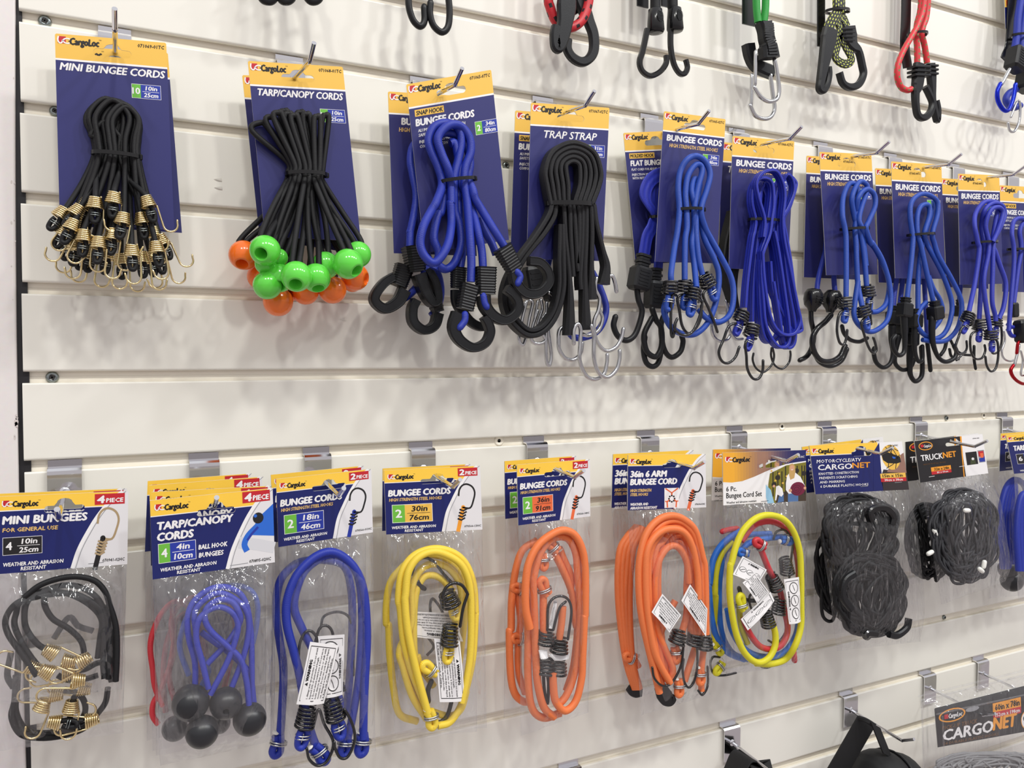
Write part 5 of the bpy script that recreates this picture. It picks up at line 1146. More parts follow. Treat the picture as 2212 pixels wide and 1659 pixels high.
tag(k.t, '1164,1405 1182,1404 1184,1421 1168,1424', 74, [], title=False); tag(k.t, '1185,1413 1231,1412 1228,1424 1198,1427', 76, [], title=False); tag(k.t, '1197,1297 1204,1298 1197,1357 1183,1357', 66, WARN[:4], vert=True, title=False)
k = sack('narrow bag of orange cords behind, half covered by the front one', '1090,996.2 1245,984.8 1247,1103 1091.4,1121', 34, PO, '1092,1119.5 1246.5,1102 1240,1505 1089,1550', 'bagged two-piece orange cords', 12, 12)
a = k.cord('e: 1500,900,42 1380,980 1320,1150 1285,1400 1280,1650 f: 1265,500 1275,850 1310,1020 1380,1090 1450,1090', 42, 4, ORGCORD, view='e'); k.cord('f: 1330,150,40 1360,400 1340,600 1345,850 1400,1020', 40, 3.9, ORGCORD, view='f'); kbulb(k, a, 'f', 1365, 130, 190, 44, 3.2, ORGCORD); kbulb(k, a, 'f', 1365, 560, 190, 44, 3.2, ORGCORD)
# -- six arm
def p_six(mb, mp, H):
    pearl(mb, mp, H, 1.15, .02); logo(mb, mp, .025, .05, .27, .075)
    T(mb, mp, ('36in 6 ARM', .03, .475, .205, .28, WHT, 1.6), ('BUNGEE CORD', .03, .61, .305, .378, WHT, 1.6), ('HIGH STRENGTH', .03, .285, .432, .468, GOLD, 1), ('STEEL HOOKS', .03, .245, .483, .518, GOLD, 1), ('WEATHER AND', .03, .25, .608, .64, WHT, 1), ('ABRASION RESISTANT', .03, .36, .655, .687, WHT, 1), ('070694-01HC', .85, .985, .64, .662, INK, .5))
    x0, y0, x1, y1 = .455, .43, .642, .685; rect(mb, mp, x0, y0, x1, y1, WHT, .00015); cx, cy = (x0+x1)/2, (y0+y1)/2+.01; OM = ORG
    for a in (-90, 30, 150): stroke(mb, mp, [(cx+.03*math.cos(math.radians(a)), cy+.03*math.sin(math.radians(a))), (cx+.07*math.cos(math.radians(a)), cy+.075*math.sin(math.radians(a)))], .02, OM, .0002)
    for p in ([(cx-.08, y0+.005), (cx, cy-.075), (cx+.08, y0+.005)], [(x0+.01, cy+.03), (cx-.06, cy+.04), (cx-.055, y1-.005)], [(x1-.01, cy+.03), (cx+.06, cy+.04), (cx+.055, y1-.005)]): stroke(mb, mp, p, .018, OM, .0002)
    for i in range(8): a = i*math.pi/4; disc(mb, mp, cx+.036*math.cos(a), cy+.04*math.sin(a), .012, INK, .00022, n=8)
    hookpic(mb, mp, ORG, INK, .025, .05, 1.0)
GO = 'bagged six-arm orange cords'
k = sack('wide bag of nested orange cords with two tilted paper tags, front one', '1356.9,982.8 1524,981 1525.3,1095.9 1355.7,1102.6', 62, p_six, '1356,1101.5 1525,1095 1534,1501 1386,1545', GO, 13, 20, .135, (.55, .142, .24))
S6 = []
for i in range(5):
    o = i*46
    S6.append(k.cord('h: %d,%d,%d %d,700 %d,300 g: %d,1180 %d,%d %d,%d %d,%d %d,%d %d,%d %d,1250 h: %d,250 %d,840' % (640-i*6+max(0, i-1)*30, 1400-i*40, 76-i*2, 475+o*.9, 440+o, 465+o, 530+o*.95, 1000+o*.8, 640+o*.7, 890+o*.95, 765+o*.35, 858+o, 880-o*.05, 900+o*.9, 985-o*.35, 1010+o*.9, 1050-o*.6, 1075-o*.75, 1085-o*.8), 74, 4.1, ORGCORD, view='h'))
f1 = k.cord('h: 850,840,70 900,640 900,400 g: 905,1300 850,1180 740,1140 650,1250', 70, 4, ORGCORD, view='h'); f2 = k.cord('h: 960,820,66 985,600 950,400 g: 985,1380 950,1220 830,1110 700,1130', 66, 4, ORGCORD, view='h')
f3 = k.cord('h: 740,1305,80 640,1130 575,950 520,600 505,300 g: 520,1200 600,1050 720,985 860,1010 950,1150 1000,1400 h: 1010,500', 76, 4.1, ORGCORD, view='h'); f4 = k.cord('h: 750,1280,74 765,1160 690,980 620,800 600,600 600,300 g: 650,1250 740,1150 830,1170 900,1300 920,1500', 70, 4.0, ORGCORD, view='h'); k.cord('h: 880,1290,64 950,1060 985,960', 64, 3.8, ORGCORD, view='h'); k.cord('h: 1040,1380,66 1040,1180 1060,1000', 66, 3.8, ORGCORD, view='h'); k.cord('h: 790,520,58 700,700 640,900 620,1300 720,1395', 56, 4, ORGCORD, view='h')
for par, x, y, an, dd in ((f1, 815, 870, 105, 78), (f2, 975, 885, 95, 74), (f2, 1070, 920, 90, 70)): k.chook(par, ('h', x, y, an, dd, 'wire', 1, None))
kbulb(k, f1, 'h', 800, 1010, 90, 76, 3.4, ORGCORD); kbulb(k, f2, 'h', 1035, 1220, 92, 72, 3.4, ORGCORD); kbulb(k, f4, 'h', 830, 1330, 92, 74, 3.4, ORGCORD)
k.wire('870,940 850,1120 800,1240 740,1320 660,1330 590,1260 570,1160', 82, 1.4, BLKWIRE, 'h', parent=f1); k.wire('1000,960 1000,1150 970,1290 920,1350 880,1300 860,1180 870,1080', 76, 1.4, BLKWIRE, 'h', parent=f2); k.wire('1100,1150 1100,1330 1050,1420 1010,1380', 68, 1.4, BLKWIRE, 'h', parent=f2)
k.strip('640,1330 670,1400 710,1450 750,1465 785,1440', 70, [14, 18, 18, 15, 8], 3, BLKGL, 'ring_end', view='h', parent=f4)
tag(k.t, '1431.4,1283 1472,1329 1446,1366.5 1407.7,1322.4', 85, WARN[::-1], flip=True, curl=2); tag(k.t, '1491.3,1262.5 1528.6,1315.6 1525.3,1375.5 1472,1297.5', 83, WARN[::-1], flip=True, curl=1)
k = sack('bag of orange cords behind, its left half and header edge showing', '1324.5,981 1497.7,972.4 1493,1088 1321,1097', 34, p_six, '1321,1096 1493,1087 1490,1478 1352,1512', GO, 14, 14, .135, (.55, .142, .24))
for i in range(4): k.cord('h: %d,1360,%d %d,1050 %d,500 g: %d,1220 %d,1060 %d,960' % (400+i*16, 40+i*2, 310+i*22, 245+i*36, 255+i*42, 330+i*36, 420+i*20), 42, 3.9, ORGCORD, view='h')
a = k.cord('h: 440,1150,44 400,1080 360,1020', 44, 3.8, ORGCORD, view='h'); kbulb(k, a, 'h', 375, 1070, 200, 46, 3.2, ORGCORD); k.strip('340,1350 380,1385 420,1398 470,1395', 38, [8, 11, 12, 10], 3, BLKGL, 'ring_end', view='h', parent=a)
# -- multicolour set, with a printed outdoor photograph
def p_set(mb, mp, H):
    c = [(0, .345), (.10, .355), (.22, .345), (.36, .30), (.55, .225), (.75, .165), (1, .135)]
    h = slot(.58, .175, .32, .052, .12, .05); top_ = [(0, 0), (1, 0)]
    n = 30
    for i in range(n):                                # the head fades from amber through brown to navy
        x0, x1 = i/n, (i+1)/n; q = (i+.5)/n
        f = lambda x: next(a[1]+(b[1]-a[1])*(x-a[0])/(b[0]-a[0]) for a, b in zip(c, c[1:]) if a[0] <= x <= b[0])
        t = max(0, min(1, (q-.12)/.3)); u = max(0, min(1, (q-.5)/.35))
        rgb = tuple((a*(1-t)+b*t)*(1-u)+e*u for a, b, e in zip((238, 172, 52), (158, 118, 98), (30, 34, 96)))
        m = mat('print_fade_%d' % i, rgb, .4)
        hp = [q_ for q_ in h if x0 < q_[0] < x1]
        if not hp: fpoly(mb, mp, [(x0, 0), (x1, 0), (x1, f(x1)), (x0, f(x0))], m, .00006)
        else:
            lo = max(q_[1] for q_ in h); hi = min(q_[1] for q_ in hp)
            rect(mb, mp, x0, 0, x1, hi-.004, m, .00006)
            if f(x1) > lo: fpoly(mb, mp, [(x0, lo), (x1, lo), (x1, f(x1)), (x0, f(x0))], m, .00006)
    fpoly(mb, mp, c+[(1, H), (0, H)], WHT, .00007); stroke(mb, mp, [(a, b+.006) for a, b in c], .012, WHT, .00013); logo(mb, mp, .03, .05, .29, .075)
    FO = mat('photo_leaves', (128, 120, 34), .5, kind='grain', scale=500); TR = mat('photo_trunks', (40, 34, 28), .5); BL2 = mat('photo_pale_blue', (150, 196, 224), .5); SK = mat('photo_skin', (214, 160, 128), .5); HA = mat('photo_hair', (196, 158, 96), .5); MR = mat('photo_maroon', (112, 22, 56), .5); JE = mat('photo_jeans', (78, 112, 160), .5); GN = mat('photo_earth', (66, 52, 38), .5)
    fpoly(mb, mp, [(.55, .27), (.75, .18), (1, .15), (1, .63), (.60, .63), (.52, .46)], FO, .0001); rect(mb, mp, .62, .50, 1, .63, GN, .00012)
    for x in (.58, .64, .69, .735, .88, .94, .975): rect(mb, mp, x, .19 if x > .72 else .25, x+.014, .55, TR, .00013)
    for i in range(16): disc(mb, mp, .57+.42*((i*37) % 100)/100, .24+.2*((i*53) % 100)/100, .012+.01*(i % 3), (YEL, FO, TR)[i % 3], .00014, n=9)
    fpoly(mb, mp, [(.50, .40), (.56, .47), (.60, .63), (.52, .63), (.50, .55)], BL2, .00015); fpoly(mb, mp, [(.50, .40), (.53, .40), (.52, .63), (.50, .63)], CREAM, .00014)
    fpoly(mb, mp, [(.625, .43), (.66, .42), (.70, .46), (.715, .53), (.69, .56), (.64, .53), (.625, .60), (.61, .60)], WHT, .00018); disc(mb, mp, .605, .41, .024, TR, .0002); disc(mb, mp, .598, .425, .016, SK, .00021); fpoly(mb, mp, [(.66, .55), (.715, .53), (.72, .62), (.64, .63)], JE, .00017)
    fpoly(mb, mp, [(.785, .28), (.86, .27), (.93, .33), (.985, .44), (.975, .50), (.95, .50), (.90, .42), (.90, .52), (.78, .53), (.745, .48), (.745, .40), (.76, .31)], WHT, .00018)
    fpoly(mb, mp, [(.795, .17), (.83, .16), (.86, .19), (.865, .26), (.85, .34), (.80, .36), (.785, .30), (.785, .20)], HA, .0002); disc(mb, mp, .822, .215, .026, SK, .00022, .034); stroke(mb, mp, [(.81, .232), (.822, .238), (.835, .231)], .006, WHT, .00025)
    fpoly(mb, mp, [(.77, .53), (.90, .52), (.90, .63), (.77, .63)], JE, .00017)
    disc(mb, mp, .895, .475, .095, MR, .00024, .085); stroke(mb, mp, [(.875+r*math.cos(a), .48+r*.9*math.sin(a)) for r, a in [(.012+.0028*i, i*.7) for i in range(24)]], .006, mat('photo_dark_maroon', (70, 8, 32), .5), .00026); disc(mb, mp, .80, .49, .02, SK, .00028); disc(mb, mp, .985, .47, .018, SK, .00028)
    T(mb, mp, ('6 Pc.', .035, .155, .40, .455, INK, .35, 0), ('Bungee Cord Set', .035, .45, .475, .535, INK, .35, 0), ('Weather and abrasion resistant', .035, .385, .575, .60, INK, .2, 0), ('CONT. 6 pieces', .035, .16, .635, .655, INK, .2, 0), ('070912-01HC', .815, .975, .07, .095, WHT, .4, .1)); stroke(mb, mp, [(.09, .618), (.14, .617), (.19, .616)], .006, GREY); stroke(mb, mp, [(.44, .60), (.48, .6), (.53, .598)], .006, INK)
GM = 'bagged multicolour cord sets'
k = sack('bag of yellow, red and blue cords under a header with an outdoor photo, front one', '1561,978 1741,972 1741,1079.4 1562.5,1091.8', 62, p_set, '1563,1090.5 1740.5,1078.5 1739,1430 1569,1458', GM, 15, 19, 0, (.58, .175, .32), BROWN)
y1 = k.cord('h: 1705,700,80 1745,830 1740,960 1680,1070 1580,1112 1470,1040 1390,890 1340,690 1310,450 1315,200 g: 1330,1300 1370,1150 1440,1000 1550,890 1680,852 1820,890 1920,1010 1978,1200 1992,1450 h: 1992,500 1990,760 1930,960 1840,1080,70 1700,1125 1560,1118', 78, 3.9, LIMECORD, view='h')
r1 = k.cord('g: 1420,1100,70 1540,955 1680,912 1820,960 1910,1080 1962,1300 1972,1500 h: 1960,420', 70, 3.8, REDCORD, view='g'); r2 = k.cord('h: 1790,420,74 1830,600 1865,790 1815,930 1720,982 1600,955 1500,830 1440,690', 72, 3.7, REDCORD, view='h'); r3 = k.cord('g: 1600,1160,76 1690,1380 1745,1460', 76, 3.8, REDCORD, view='g')
b1 = k.cord('h: 1290,600,66 1330,790 1420,950 1540,1035 1700,1060 1850,1000 1945,850 1975,690', 66, 4.0, AQUACORD, view='h'); b2 = k.cord('h: 1700,1105,62 1840,1070 1940,960', 62, 3.8, AQUACORD, view='h'); b3 = k.cord('g: 1400,1230,66 1480,1130 1600,1090 1700,1070 1820,1060', 66, 3.6, AQUACORD, view='g'); y2 = k.cord('h: 1400,570,66 1420,760 1480,930', 66, 3.6, LIMECORD, view='h')
kbulb(k, r3, 'g', 1610, 1140, 215, 80, 3.4, REDCORD); kbulb(k, b3, 'g', 1840, 1085, 20, 72, 3.3, AQUACORD); kbulb(k, b3, 'g', 1450, 1220, 200, 72, 3.0, AQUACORD); kbulb(k, y2, 'h', 1425, 560, 260, 80, 3.6, LIMECORD); k.wire('h: 1920,1000 1930,1090', 60, 3.6, REDCORD, 'h', 'cord_end', r1)
for par, v, x, y, an, dd in ((r3, 'h', 1735, 345, 65, 80), (r2, 'h', 1780, 570, 95, 76), (y1, 'h', 1665, 690, 75, 78), (b3, 'h', 1850, 190, 80, 72)): k.chook(par, (v, x, y, an, dd, 'wire2', 1, None))
k.wire('g: 1880,1450 1900,1250 1910,1120 1850,1000 1760,1010 1730,1080', 72, 1.4, BLKWIRE, 'g', parent=b3); k.wire('h: 1600,250 1560,420 1500,480 1520,600 1600,640 1680,640', 70, 1.4, BLKWIRE, 'h', parent=r3); k.wire('h: 1860,600 1850,800 1760,930 1680,900', 70, 1.4, BLKWIRE, 'h', parent=r2); k.wire('h: 1400,400 1440,500 1560,520 1700,500', 66, 2.6, BLKGL, 'h', parent=y1)
for c_, d_, kw in (('1605,1201.5 1657,1230.9 1636,1263.6 1583.3,1241', 84, dict(icons=3)), ('1630.4,1236.5 1662,1279.5 1637,1306.6 1604.4,1259', 86, dict(flip=True)), ('1601,1338 1665,1279 1673.3,1297.5 1615.7,1362', 88, dict(icons=3)), ('1694,1252 1726.4,1246.7 1729.8,1342.7 1705,1348.4', 88, dict(icons=3, vert=True))):
    tag(k.t, c_, d_, WARN if not kw.get('icons') else [], curl=2.5, **kw)
k = sack('bag of the multicolour cord set behind, blue and yellow strands at left', '1540.4,970.9 1708,968 1705,1072 1537.5,1081', 36, p_set, '1537.5,1080 1705,1071 1700,1440 1537,1462', GM, 16, 13, 0, (.58, .175, .32), BROWN)
a = k.cord('g: 1400,1000,46 1240,1130 1150,1290 1120,1500 h: 1110,400 1140,700 1200,900 1300,1020 1450,1080', 44, 3.9, AQUACORD, view='g'); b = k.cord('g: 1330,1100,44 1230,1230 1180,1400 1170,1600 h: 1175,500 1160,800 1185,960', 44, 3.8, LIMECORD, view='g'); k.cord('g: 1700,1030,40 1450,1050 1320,1140 h: 1250,100 1210,400 1230,800 1330,1010 1480,1080', 40, 3.6, AQUACORD, view='h')
kbulb(k, b, 'h', 1195, 960, 60, 46, 3.2, LIMECORD); kbulb(k, b, 'h', 1225, 1150, 130, 46, 3.2, LIMECORD); k.wire('h: 1215,1060 1150,1060 1125,1130 1160,1220 1250,1235 1370,1210', 44, 1.4, BLKWIRE, 'h', parent=b); k.wire('h: 1620,1150 1660,1155 1710,1140', 44, 2.2, BLKGL, 'h', parent=a)
k.wire('g: 1240,1010 1310,990 1380,980', 44, 3.4, REDCORD, 'g', 'cord_end', a)
# -- nets
def net(k, view, cx, cy, rx, ry, d, n, seed, r=2.2, m=None, dd=12):
    """a bundled elastic net: many lengths of cord doubled over each other"""
    R = random.Random(seed); mb = MB(); m = m or BLKCORD
    for i in range(n):
        a0 = R.uniform(0, 6.28); sx = R.uniform(.35, 1); sy = R.uniform(.6, 1); ox = R.uniform(-1, 1)*(1-sx); oy = R.uniform(-1, 1)*(1-sy); ph = R.uniform(-.5, .5); p = []
        for q in range(11):
            t = a0+2*math.pi*q/11; x = cx+rx*(ox+sx*math.cos(t)*(1-.18*math.sin(t))+.12*math.sin(3*t+i)); y = cy+ry*(oy+sy*math.sin(t)+ph*.15*math.cos(2*t))
            e = max(0, 1-((x-cx)/rx)**2-((y-cy)/ry)**2)**.5
            p.append(W(view, x, y, d+dd*(R.uniform(-.6, .6))*(.2+.8*e)))
        mb.tube(catmull(p, 5, True), r*.001, m, 7, True)
    return mb.build('net', k.t)
def p_moto(mb, mp, H):
    rect(mb, mp, .72, 0, 1, H, WHT, .00009); fpoly(mb, mp, [(.71, H), (.705, .37), (.745, .29), (1, .33), (1, H)], mat('print_dusk', (52, 44, 46), .4), .0001); fpoly(mb, mp, [(.86, .20), (1, .12), (1, .34), (.78, .32)], BROWN, .00011)
    fpoly(mb, mp, [(.60, H), (.635, .30), (.66, .10), (.74, .0), (.72, .28), (.71, H)], NAVYB, .0001); logo(mb, mp, .02, .035, .225, .06)
    cx, cy = .85, .165
    fpoly(mb, mp, [(cx+.105*math.cos(a)*(1-.08*math.sin(a)), cy+.135*math.sin(a)) for a in [q*.35 for q in range(18)]], YEL, .00016); fpoly(mb, mp, [(.745, .13), (.80, .10), (.95, .16), (.955, .22), (.90, .235), (.80, .225), (.755, .19)], INK, .00018)
    for p in ([(.80, .05), (.86, .12), (.95, .20)], [(.90, .04), (.84, .14), (.80, .27)], [(.76, .10), (.86, .05), (.94, .10)], [(.78, .28), (.86, .24), (.95, .14)], [(.86, .03), (.92, .16), (.88, .29)]): stroke(mb, mp, p, .008, INK, .0002)
    fpoly(mb, mp, [(.86, .155), (.90, .165), (.895, .18), (.87, .178)], SKY, .0002)
    rect(mb, mp, .70, .335, .985, .385, YEL, .0002); rect(mb, mp, .70, .385, .985, .425, RED, .0002)
    T(mb, mp, ('15in x 15in', .725, .95, .345, .376, INK, 1.1, 0), ('38cm x 38cm', .74, .945, .393, .418, WHT, .7, 0), ('070612-01HC', .83, .945, .03, .047, INK, .5), ('MOTORCYCLE/ATV', .05, .51, .155, .19, WHT, .5, .18), ('CARGO', .055, .405, .21, .265, WHT, .7, .12), ('NET', .41, .60, .205, .26, AMB, .9, .12))
    for i, (s, x) in enumerate((('KNOTTED CONSTRUCTION', .47), ('PREVENTS SCRATCHING', .45), ('AND MARRING', .31), ('6 DURABLE PLASTIC HOOKS', .555))): T(mb, mp, (s, .055, x, .293+i*.045, .318+i*.045, WHT, .5, .1))
    for x, y in ((.10, .445), (.47, .462), (.85, .437)): stroke(mb, mp, [(x, y), (x+.04, y-.001), (x+.08, y-.002)], .005, GREY)
GN_ = 'bagged cargo nets'
k = sack('bag of black cargo net under the header showing a yellow helmet, front one', '1748.2,962.5 1948.2,953.5 1963.6,1057.4 1761.7,1067.6', 62, p_moto, '1762.5,1066.5 1963,1056.5 1988,1386 1809,1406', GN_, 17, 26, .105, (.53, .11, .22), fl=1.5, film=FILMB)
n_ = net(k, 'j', 740, 480, 318, 385, 72, 52, 3, 2.5); net(k, 'i', 650, 1230, 330, 390, 66, 34, 4, 2.4); k.strip('i: 760,1080 740,1000 800,965 900,970 960,1040 950,1120', 84, 9, 7, BLKGL, 'hook', view='i', parent=n_); k.strip('j: 690,860 720,830 800,840', 80, 9, 7, BLKGL, 'hook', view='j', parent=n_); k.strip('j: 560,600 480,480 500,330 590,260', 90, 9, 7, BLKPL, 'hook', view='j', parent=n_)
k.strip('j: 920,840 1000,850 1090,780 1110,690', 82, 9, 7, BLKPL, 'hook', view='j', parent=n_)
k = sack('bag of black cargo net behind, its dark edge left of the helmet header', '1732.3,965.4 1906.8,943.3 1925,1045 1742.5,1065', 34, p_moto, '1742.5,1064 1924.5,1044 1950,1350 1764,1374', GN_, 18, 16, .105, (.53, .11, .22), film=FILMB)
net(k, 'j', 450, 270, 215, 430, 42, 20, 6, 2.3)
def p_truck(mb, mp, H):
    rect(mb, mp, .66, 0, 1, H, WHT, .00008); fpoly(mb, mp, [(.655, 0), (.68, 0), (.665, .2), (.64, H), (.625, H), (.645, .2)], AMB, .0001)
    disc(mb, mp, .145, .085, .10, AMB, .0001, .062); disc(mb, mp, .145, .085, .088, BLKP, .00013, .05); rect(mb, mp, .075, .06, .115, .10, RED, .00016); T(mb, mp, ('CargoLoc', .115, .225, .066, .105, WHT, .6, .1), ('TRUCK', .055, .365, .21, .29, WHT, .6, 0), ('NET', .37, .56, .205, .285, AMB, .9, 0), ('ADJUSTS TO FIT ALL TRUCKS', .075, .39, .338, .354, mat('print_bronze', (120, 84, 50), .5), .4))
    rect(mb, mp, .175, .40, .46, .46, AMB, .0001); rect(mb, mp, .175, .46, .46, .505, RED, .0001); T(mb, mp, ('32in x 24in', .22, .43, .412, .45, INK, .6, 0), ('80 x 60cm', .25, .41, .468, .495, WHT, .5, 0), ('07041-02A', .84, .94, .045, .06, INK, .4))
    rect(mb, mp, .70, .245, .87, .435, INK, .0001); fpoly(mb, mp, [(.75, .43), (.77, .33), (.82, .33), (.84, .43)], mat('print_olive', (60, 70, 40), .5), .00013); disc(mb, mp, .80, .35, .02, CREAM, .00015)
    rect(mb, mp, .885, .235, 1.0-.015, .42, GREY, .0001); rect(mb, mp, .895, .25, .975, .33, RED, .00013); fpoly(mb, mp, [(.89, .36), (.98, .33), (.98, .41), (.90, .41)], BLU, .00014); rect(mb, mp, .92, .28, .965, .35, ORG, .00015)
    for x, y in ((.58, .44), (.13, .53)): stroke(mb, mp, [(x, y), (x+.04, y-.001), (x+.08, y-.002)], .006, WHT)
k = sack('bag of truck net with white stoppers under the black and white header, front one', '1975.3,952.8 2122,937.6 2134.7,1022.4 1987.8,1042.7', 62, p_truck, '1988.5,1041.5 2134,1021.5 2171,1256 2034,1305.4', 'bagged truck nets', 19, 30, 0, (.56, .10, .26), BLKP, film=FILMB, fl=1.7)
n_ = net(k, 'i', 1640, 1230, 300, 430, 76, 44, 8, 2.1, mat('cord_charcoal', (36, 37, 43), .5, kind='braid', scale=.5, bump=.5))
for x, y, a in ((1665, 985, 0), (1360, 1195, 70), (1315, 1390, 150), (1830, 1500, 100), (1800, 1555, 40)):
    o, aa, bb = frame('i', x, y, 100 if x > 1400 else 78, a); mb = MB(); mb.lathe(o-aa*.006, aa, [(0, .0012), (.001, .0026), (.003, .0031), (.009, .0031), (.011, .0026), (.012, .0012)], mat('stopper_white', (236, 236, 230), .4), 14, True); mb.build('stopper', n_)
k = sack('bag of truck net behind, its dark bulge left of the black header', '1956,954.6 2113,936 2122,1021 1958,1040', 36, p_truck, '1958,1039 2121.5,1020 2140,1240 1965,1262', 'bagged truck nets', 20, 18, 0, (.56, .10, .26), BLKP, film=FILMB)
net(k, 'i', 1290, 1290, 190, 350, 46, 22, 9, 2.0)
def p_tarp2(mb, mp, H):
    logo(mb, mp, .02, .04, .33, .06); T(mb, mp, ('TARP/CANOPY CORDS', .07, .92, .19, .27, WHT, 1.3), ('WEATHER AND ABRASION RESISTANT', .10, .70, .60, .625, WHT, .8)); qtybox(mb, mp, .09, .33, .45, .50, '6', '12in', '30cm', .34, BLKP)
k = sack('bag of deep blue cords with black balls cut off by the right edge', '2173,940 2300,929 2318,1012 2190.7,1023.5', 62, p_tarp2, '2191,1022.5 2317,1011 2330,1290 2200,1300', 'bagged ball cords at the right edge', 21, 18, .115, (.55, .13, .3))
for i in range(5): k.cord('i: %d,1560,74 %d,1200 %d,900 2230,820 2330,900 2380,1200' % (2160+i*24, 2140+i*30, 2170+i*14), 74+i, 4.4, BLUECORD, view='i')
k = sack('rearmost bag at the right edge, blue cords and a black ball below', '2161.8,936.5 2280,928 2282,1005 2159,1018', 36, p_tarp2, '2159,1017 2281.5,1004 2285,1280 2136,1293', 'bagged ball cords at the right edge', 22, 20, .115, (.55, .13, .3))
c = [k.cord('i: %d,1540,44 %d,1100 %d,800 2120,690 2220,760 2260,1000' % (2010+i*28, 1985+i*30, 2030+i*24), 42+i, 4.4, BLUECORD, view='i') for i in range(5)]
k.ball(c[0], 'j', 2095, 330, 100, 40, BLACKBALL, hole=.2); k.ball(c[1], 'j', 2060, 220, 90, 38, BLACKBALL, hole=.2); k.ball(c[2], 'j', 2190, 250, 95, 38, BLACKBALL, hole=.2)
# ---------------------------------------------------------------- lowest row
k = Pk('webbing_strap', 'black webbing loop hung on the lowest hook at the bottom edge', 'strap', None, 'k', 330, 870, 44)
k.strip('200,1060,34 240,960 270,890 300,862 345,875 400,925 450,990,70', 50, 2.2, 34, WEB, 'webbing', view='k')
k = Pk('strap_bag', 'black soft bag hanging by a folded webbing strap on the lowest row', 'bag', None, 'k', 1130, 640, 55)
D = 55
p, n = quad('1852.6,1550 1891,1567 1831,1665 1786,1665', D, D-6); mb = MB(); mp, H = bil(p, n)
for a_, b_ in ((0, 0),): mb.box((p[0]+p[1]+p[2]+p[3])/4, (p[1]-p[0])*.5, n*.001, (p[3]-p[0])*.5, WEB, .02)
mb.build('strap', k.t)
p, n = quad('1886,1562 1895,1570 1932,1640 1902,1625', 70, 74); mb = MB(); mb.box((p[0]+p[1]+p[2]+p[3])/4, (p[1]-p[0]+p[2]-p[3])*.25, n*.001, (p[3]-p[0]+p[2]-p[1])*.25, WEB, .02); mb.build('strap', k.t)
mb = MB(); q = pts('k', '1830,-2000 1840,-2000', 60)
mb.band(catmull([W('k', 1082, 602, D), W('k', 1135, 620, D+9), W('k', 1190, 655, D+14)], 6), .006, .004, WEB); mb.build('strap_fold', k.t)
mb = MB(); c0 = W('k', 1250, 1010, 62)
ax = (W('k', 1420, 1010, 62)-W('k', 1080, 1010, 62)).normalized()
prof = [(-.046, .010), (-.045, .028), (-.036, .043), (-.012, .050), (.0, .049), (.002, .046), (.006, .049), (.03, .046), (.044, .034), (.048, .012)]
mb.lathe(c0+Vector((0, -.004, -.014)), ax, prof, WEB, 30, True); mb.build('body', k.t)
mb = MB(); rr = [c0+Vector((0, -.004, -.014))+ax*.004+(N*math.cos(t)+Vector((0, 0, 1))*math.sin(t)).cross(ax)*.0498 for t in [i*math.pi/14 for i in range(28)]]
mb.tube(rr, .0016, BLKPL, 6, True); mb.build('piping', k.t)
# clear clamshell pack of grey net
k = Pk('net_pack', 'clear plastic pack of grey cargo net with a black printed card', 'net pack', None, 'k', 1880, 530, 70)
D = 78
# pocket of film-thin plastic with a rolled rim
SHELL = film_mat('clear_shell', (.98, .98, .985), .06, .025, 26)
cs = '1990,1512 2330,1430 2330,1700 1998,1712'
p, n = quad(cs, D, D); mp, H = bil(p, n); mb = MB()
nu, nv = 30, 24
def shell(depth, sgn):
    vs = []
    for j in range(nv+1):
        for i in range(nu+1):
            u, v = i/nu, j/nv; e = min(1, u/.045)*min(1, (1-u)/.05)*min(1, v/.10); st = (.5 if v < .13 else 1)
            vs.append(mp(u, v*H, depth*e**.6*(.75+.25*st)+(.0018*noise.noise(Vector((u*9, v*7, sgn*3)))*e)))
    return vs
fs = [(j*(nu+1)+i, (j+1)*(nu+1)+i, (j+1)*(nu+1)+i+1, j*(nu+1)+i+1) for j in range(nv) for i in range(nu)]
mb.add(shell(.022, 1), fs, SHELL, True); mb.add(shell(-.012, 2), [f[::-1] for f in fs], SHELL, True)
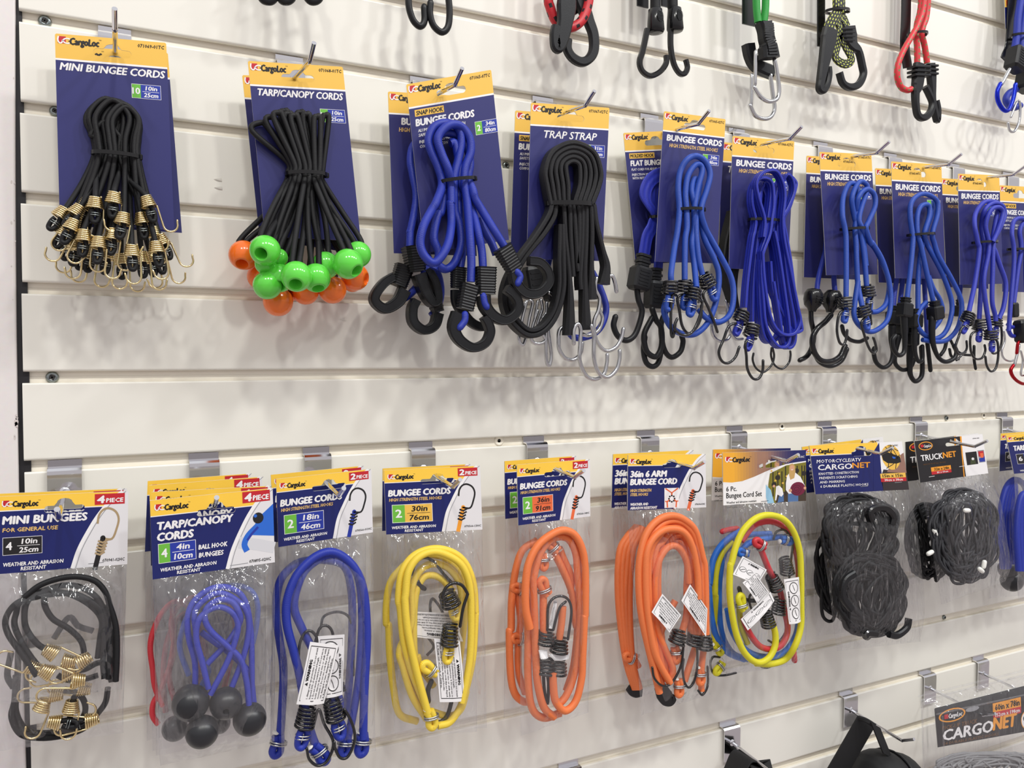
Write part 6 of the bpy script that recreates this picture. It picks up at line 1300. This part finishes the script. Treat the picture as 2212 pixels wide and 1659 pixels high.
for q in ([mp(i/20, .0, 0) for i in range(21)], [mp(0, H*i/12, 0) for i in range(13)], [mp(.03+i/20, .055, .014) for i in range(20)], [mp(.045, .06+H*i/12, .019) for i in range(12)], [mp(.0+i/20, -.012, -.004) for i in range(21)]): mb.tube(catmull(q, 2), .0012, SHELL, 6)
mb.build('clamshell', k.t)
cq = '2018.5,1530 2330,1452 2330,1560 2025.7,1614.5'
p, n = quad(cq, D+5, D+5); mp0, H0 = bil(p, n); H = .315; mp = lambda u, v, o=0.0: mp0(u, v*H0/H, o); mb = MB(); board(mb, mp, 1, H, None, [(0, H, BLKP)], .0006, .004)
s_ = lambda x: (x-1600)/985.0
disc(mb, mp, .105, .085, .085, AMB, .0001, .052); disc(mb, mp, .105, .085, .075, BLKP, .00013, .042); rect(mb, mp, .055, .07, .08, .105, RED, .00016)
T(mb, mp, ('CargoLoc', .08, .165, .07, .105, WHT, .7, .1), ('PICK-UP TRUCK', .035, .26, .155, .185, mat('print_bronze', (120, 84, 50), .5), .5, .15), ('CARGO', .035, .36, .19, .27, WHT, .8, .12), ('NET', .365, .52, .175, .262, AMB, 1, .12), ('24 DURABLE PLASTIC HOOKS', .035, .40, .285, .305, mat('print_bronze', (120, 84, 50), .5), .5, .1))
rect(mb, mp, .37, .07, .565, .135, AMB, .0001); rect(mb, mp, .37, .135, .565, .18, RED, .0001); T(mb, mp, ('60in x 78in', .385, .555, .083, .125, INK, .7, 0), ('152cm x 198cm', .385, .555, .145, .17, WHT, .6, 0))
disc(mb, mp, .60, .235, .038, AMB, .0001, .062); disc(mb, mp, .60, .235, .034, WHT, .00013, .055); stroke(mb, mp, [(.61, .20), (.585, .215), (.59, .24), (.61, .25), (.60, .275)], .012, INK, .00016)
disc(mb, mp, .235, .075, .045, GREY, .00012, .018)
mb.build('card', k.t)
GREYNET = mat('cord_grey', (150, 150, 152), .6, kind='braid', scale=.5, bump=.5)
net(k, 'k', 2000, 960, 370, 120, D+2, 60, 12, 1.5, GREYNET, 10)
for o in bpy.data.objects:
    if '_o' in o: del o['_o']
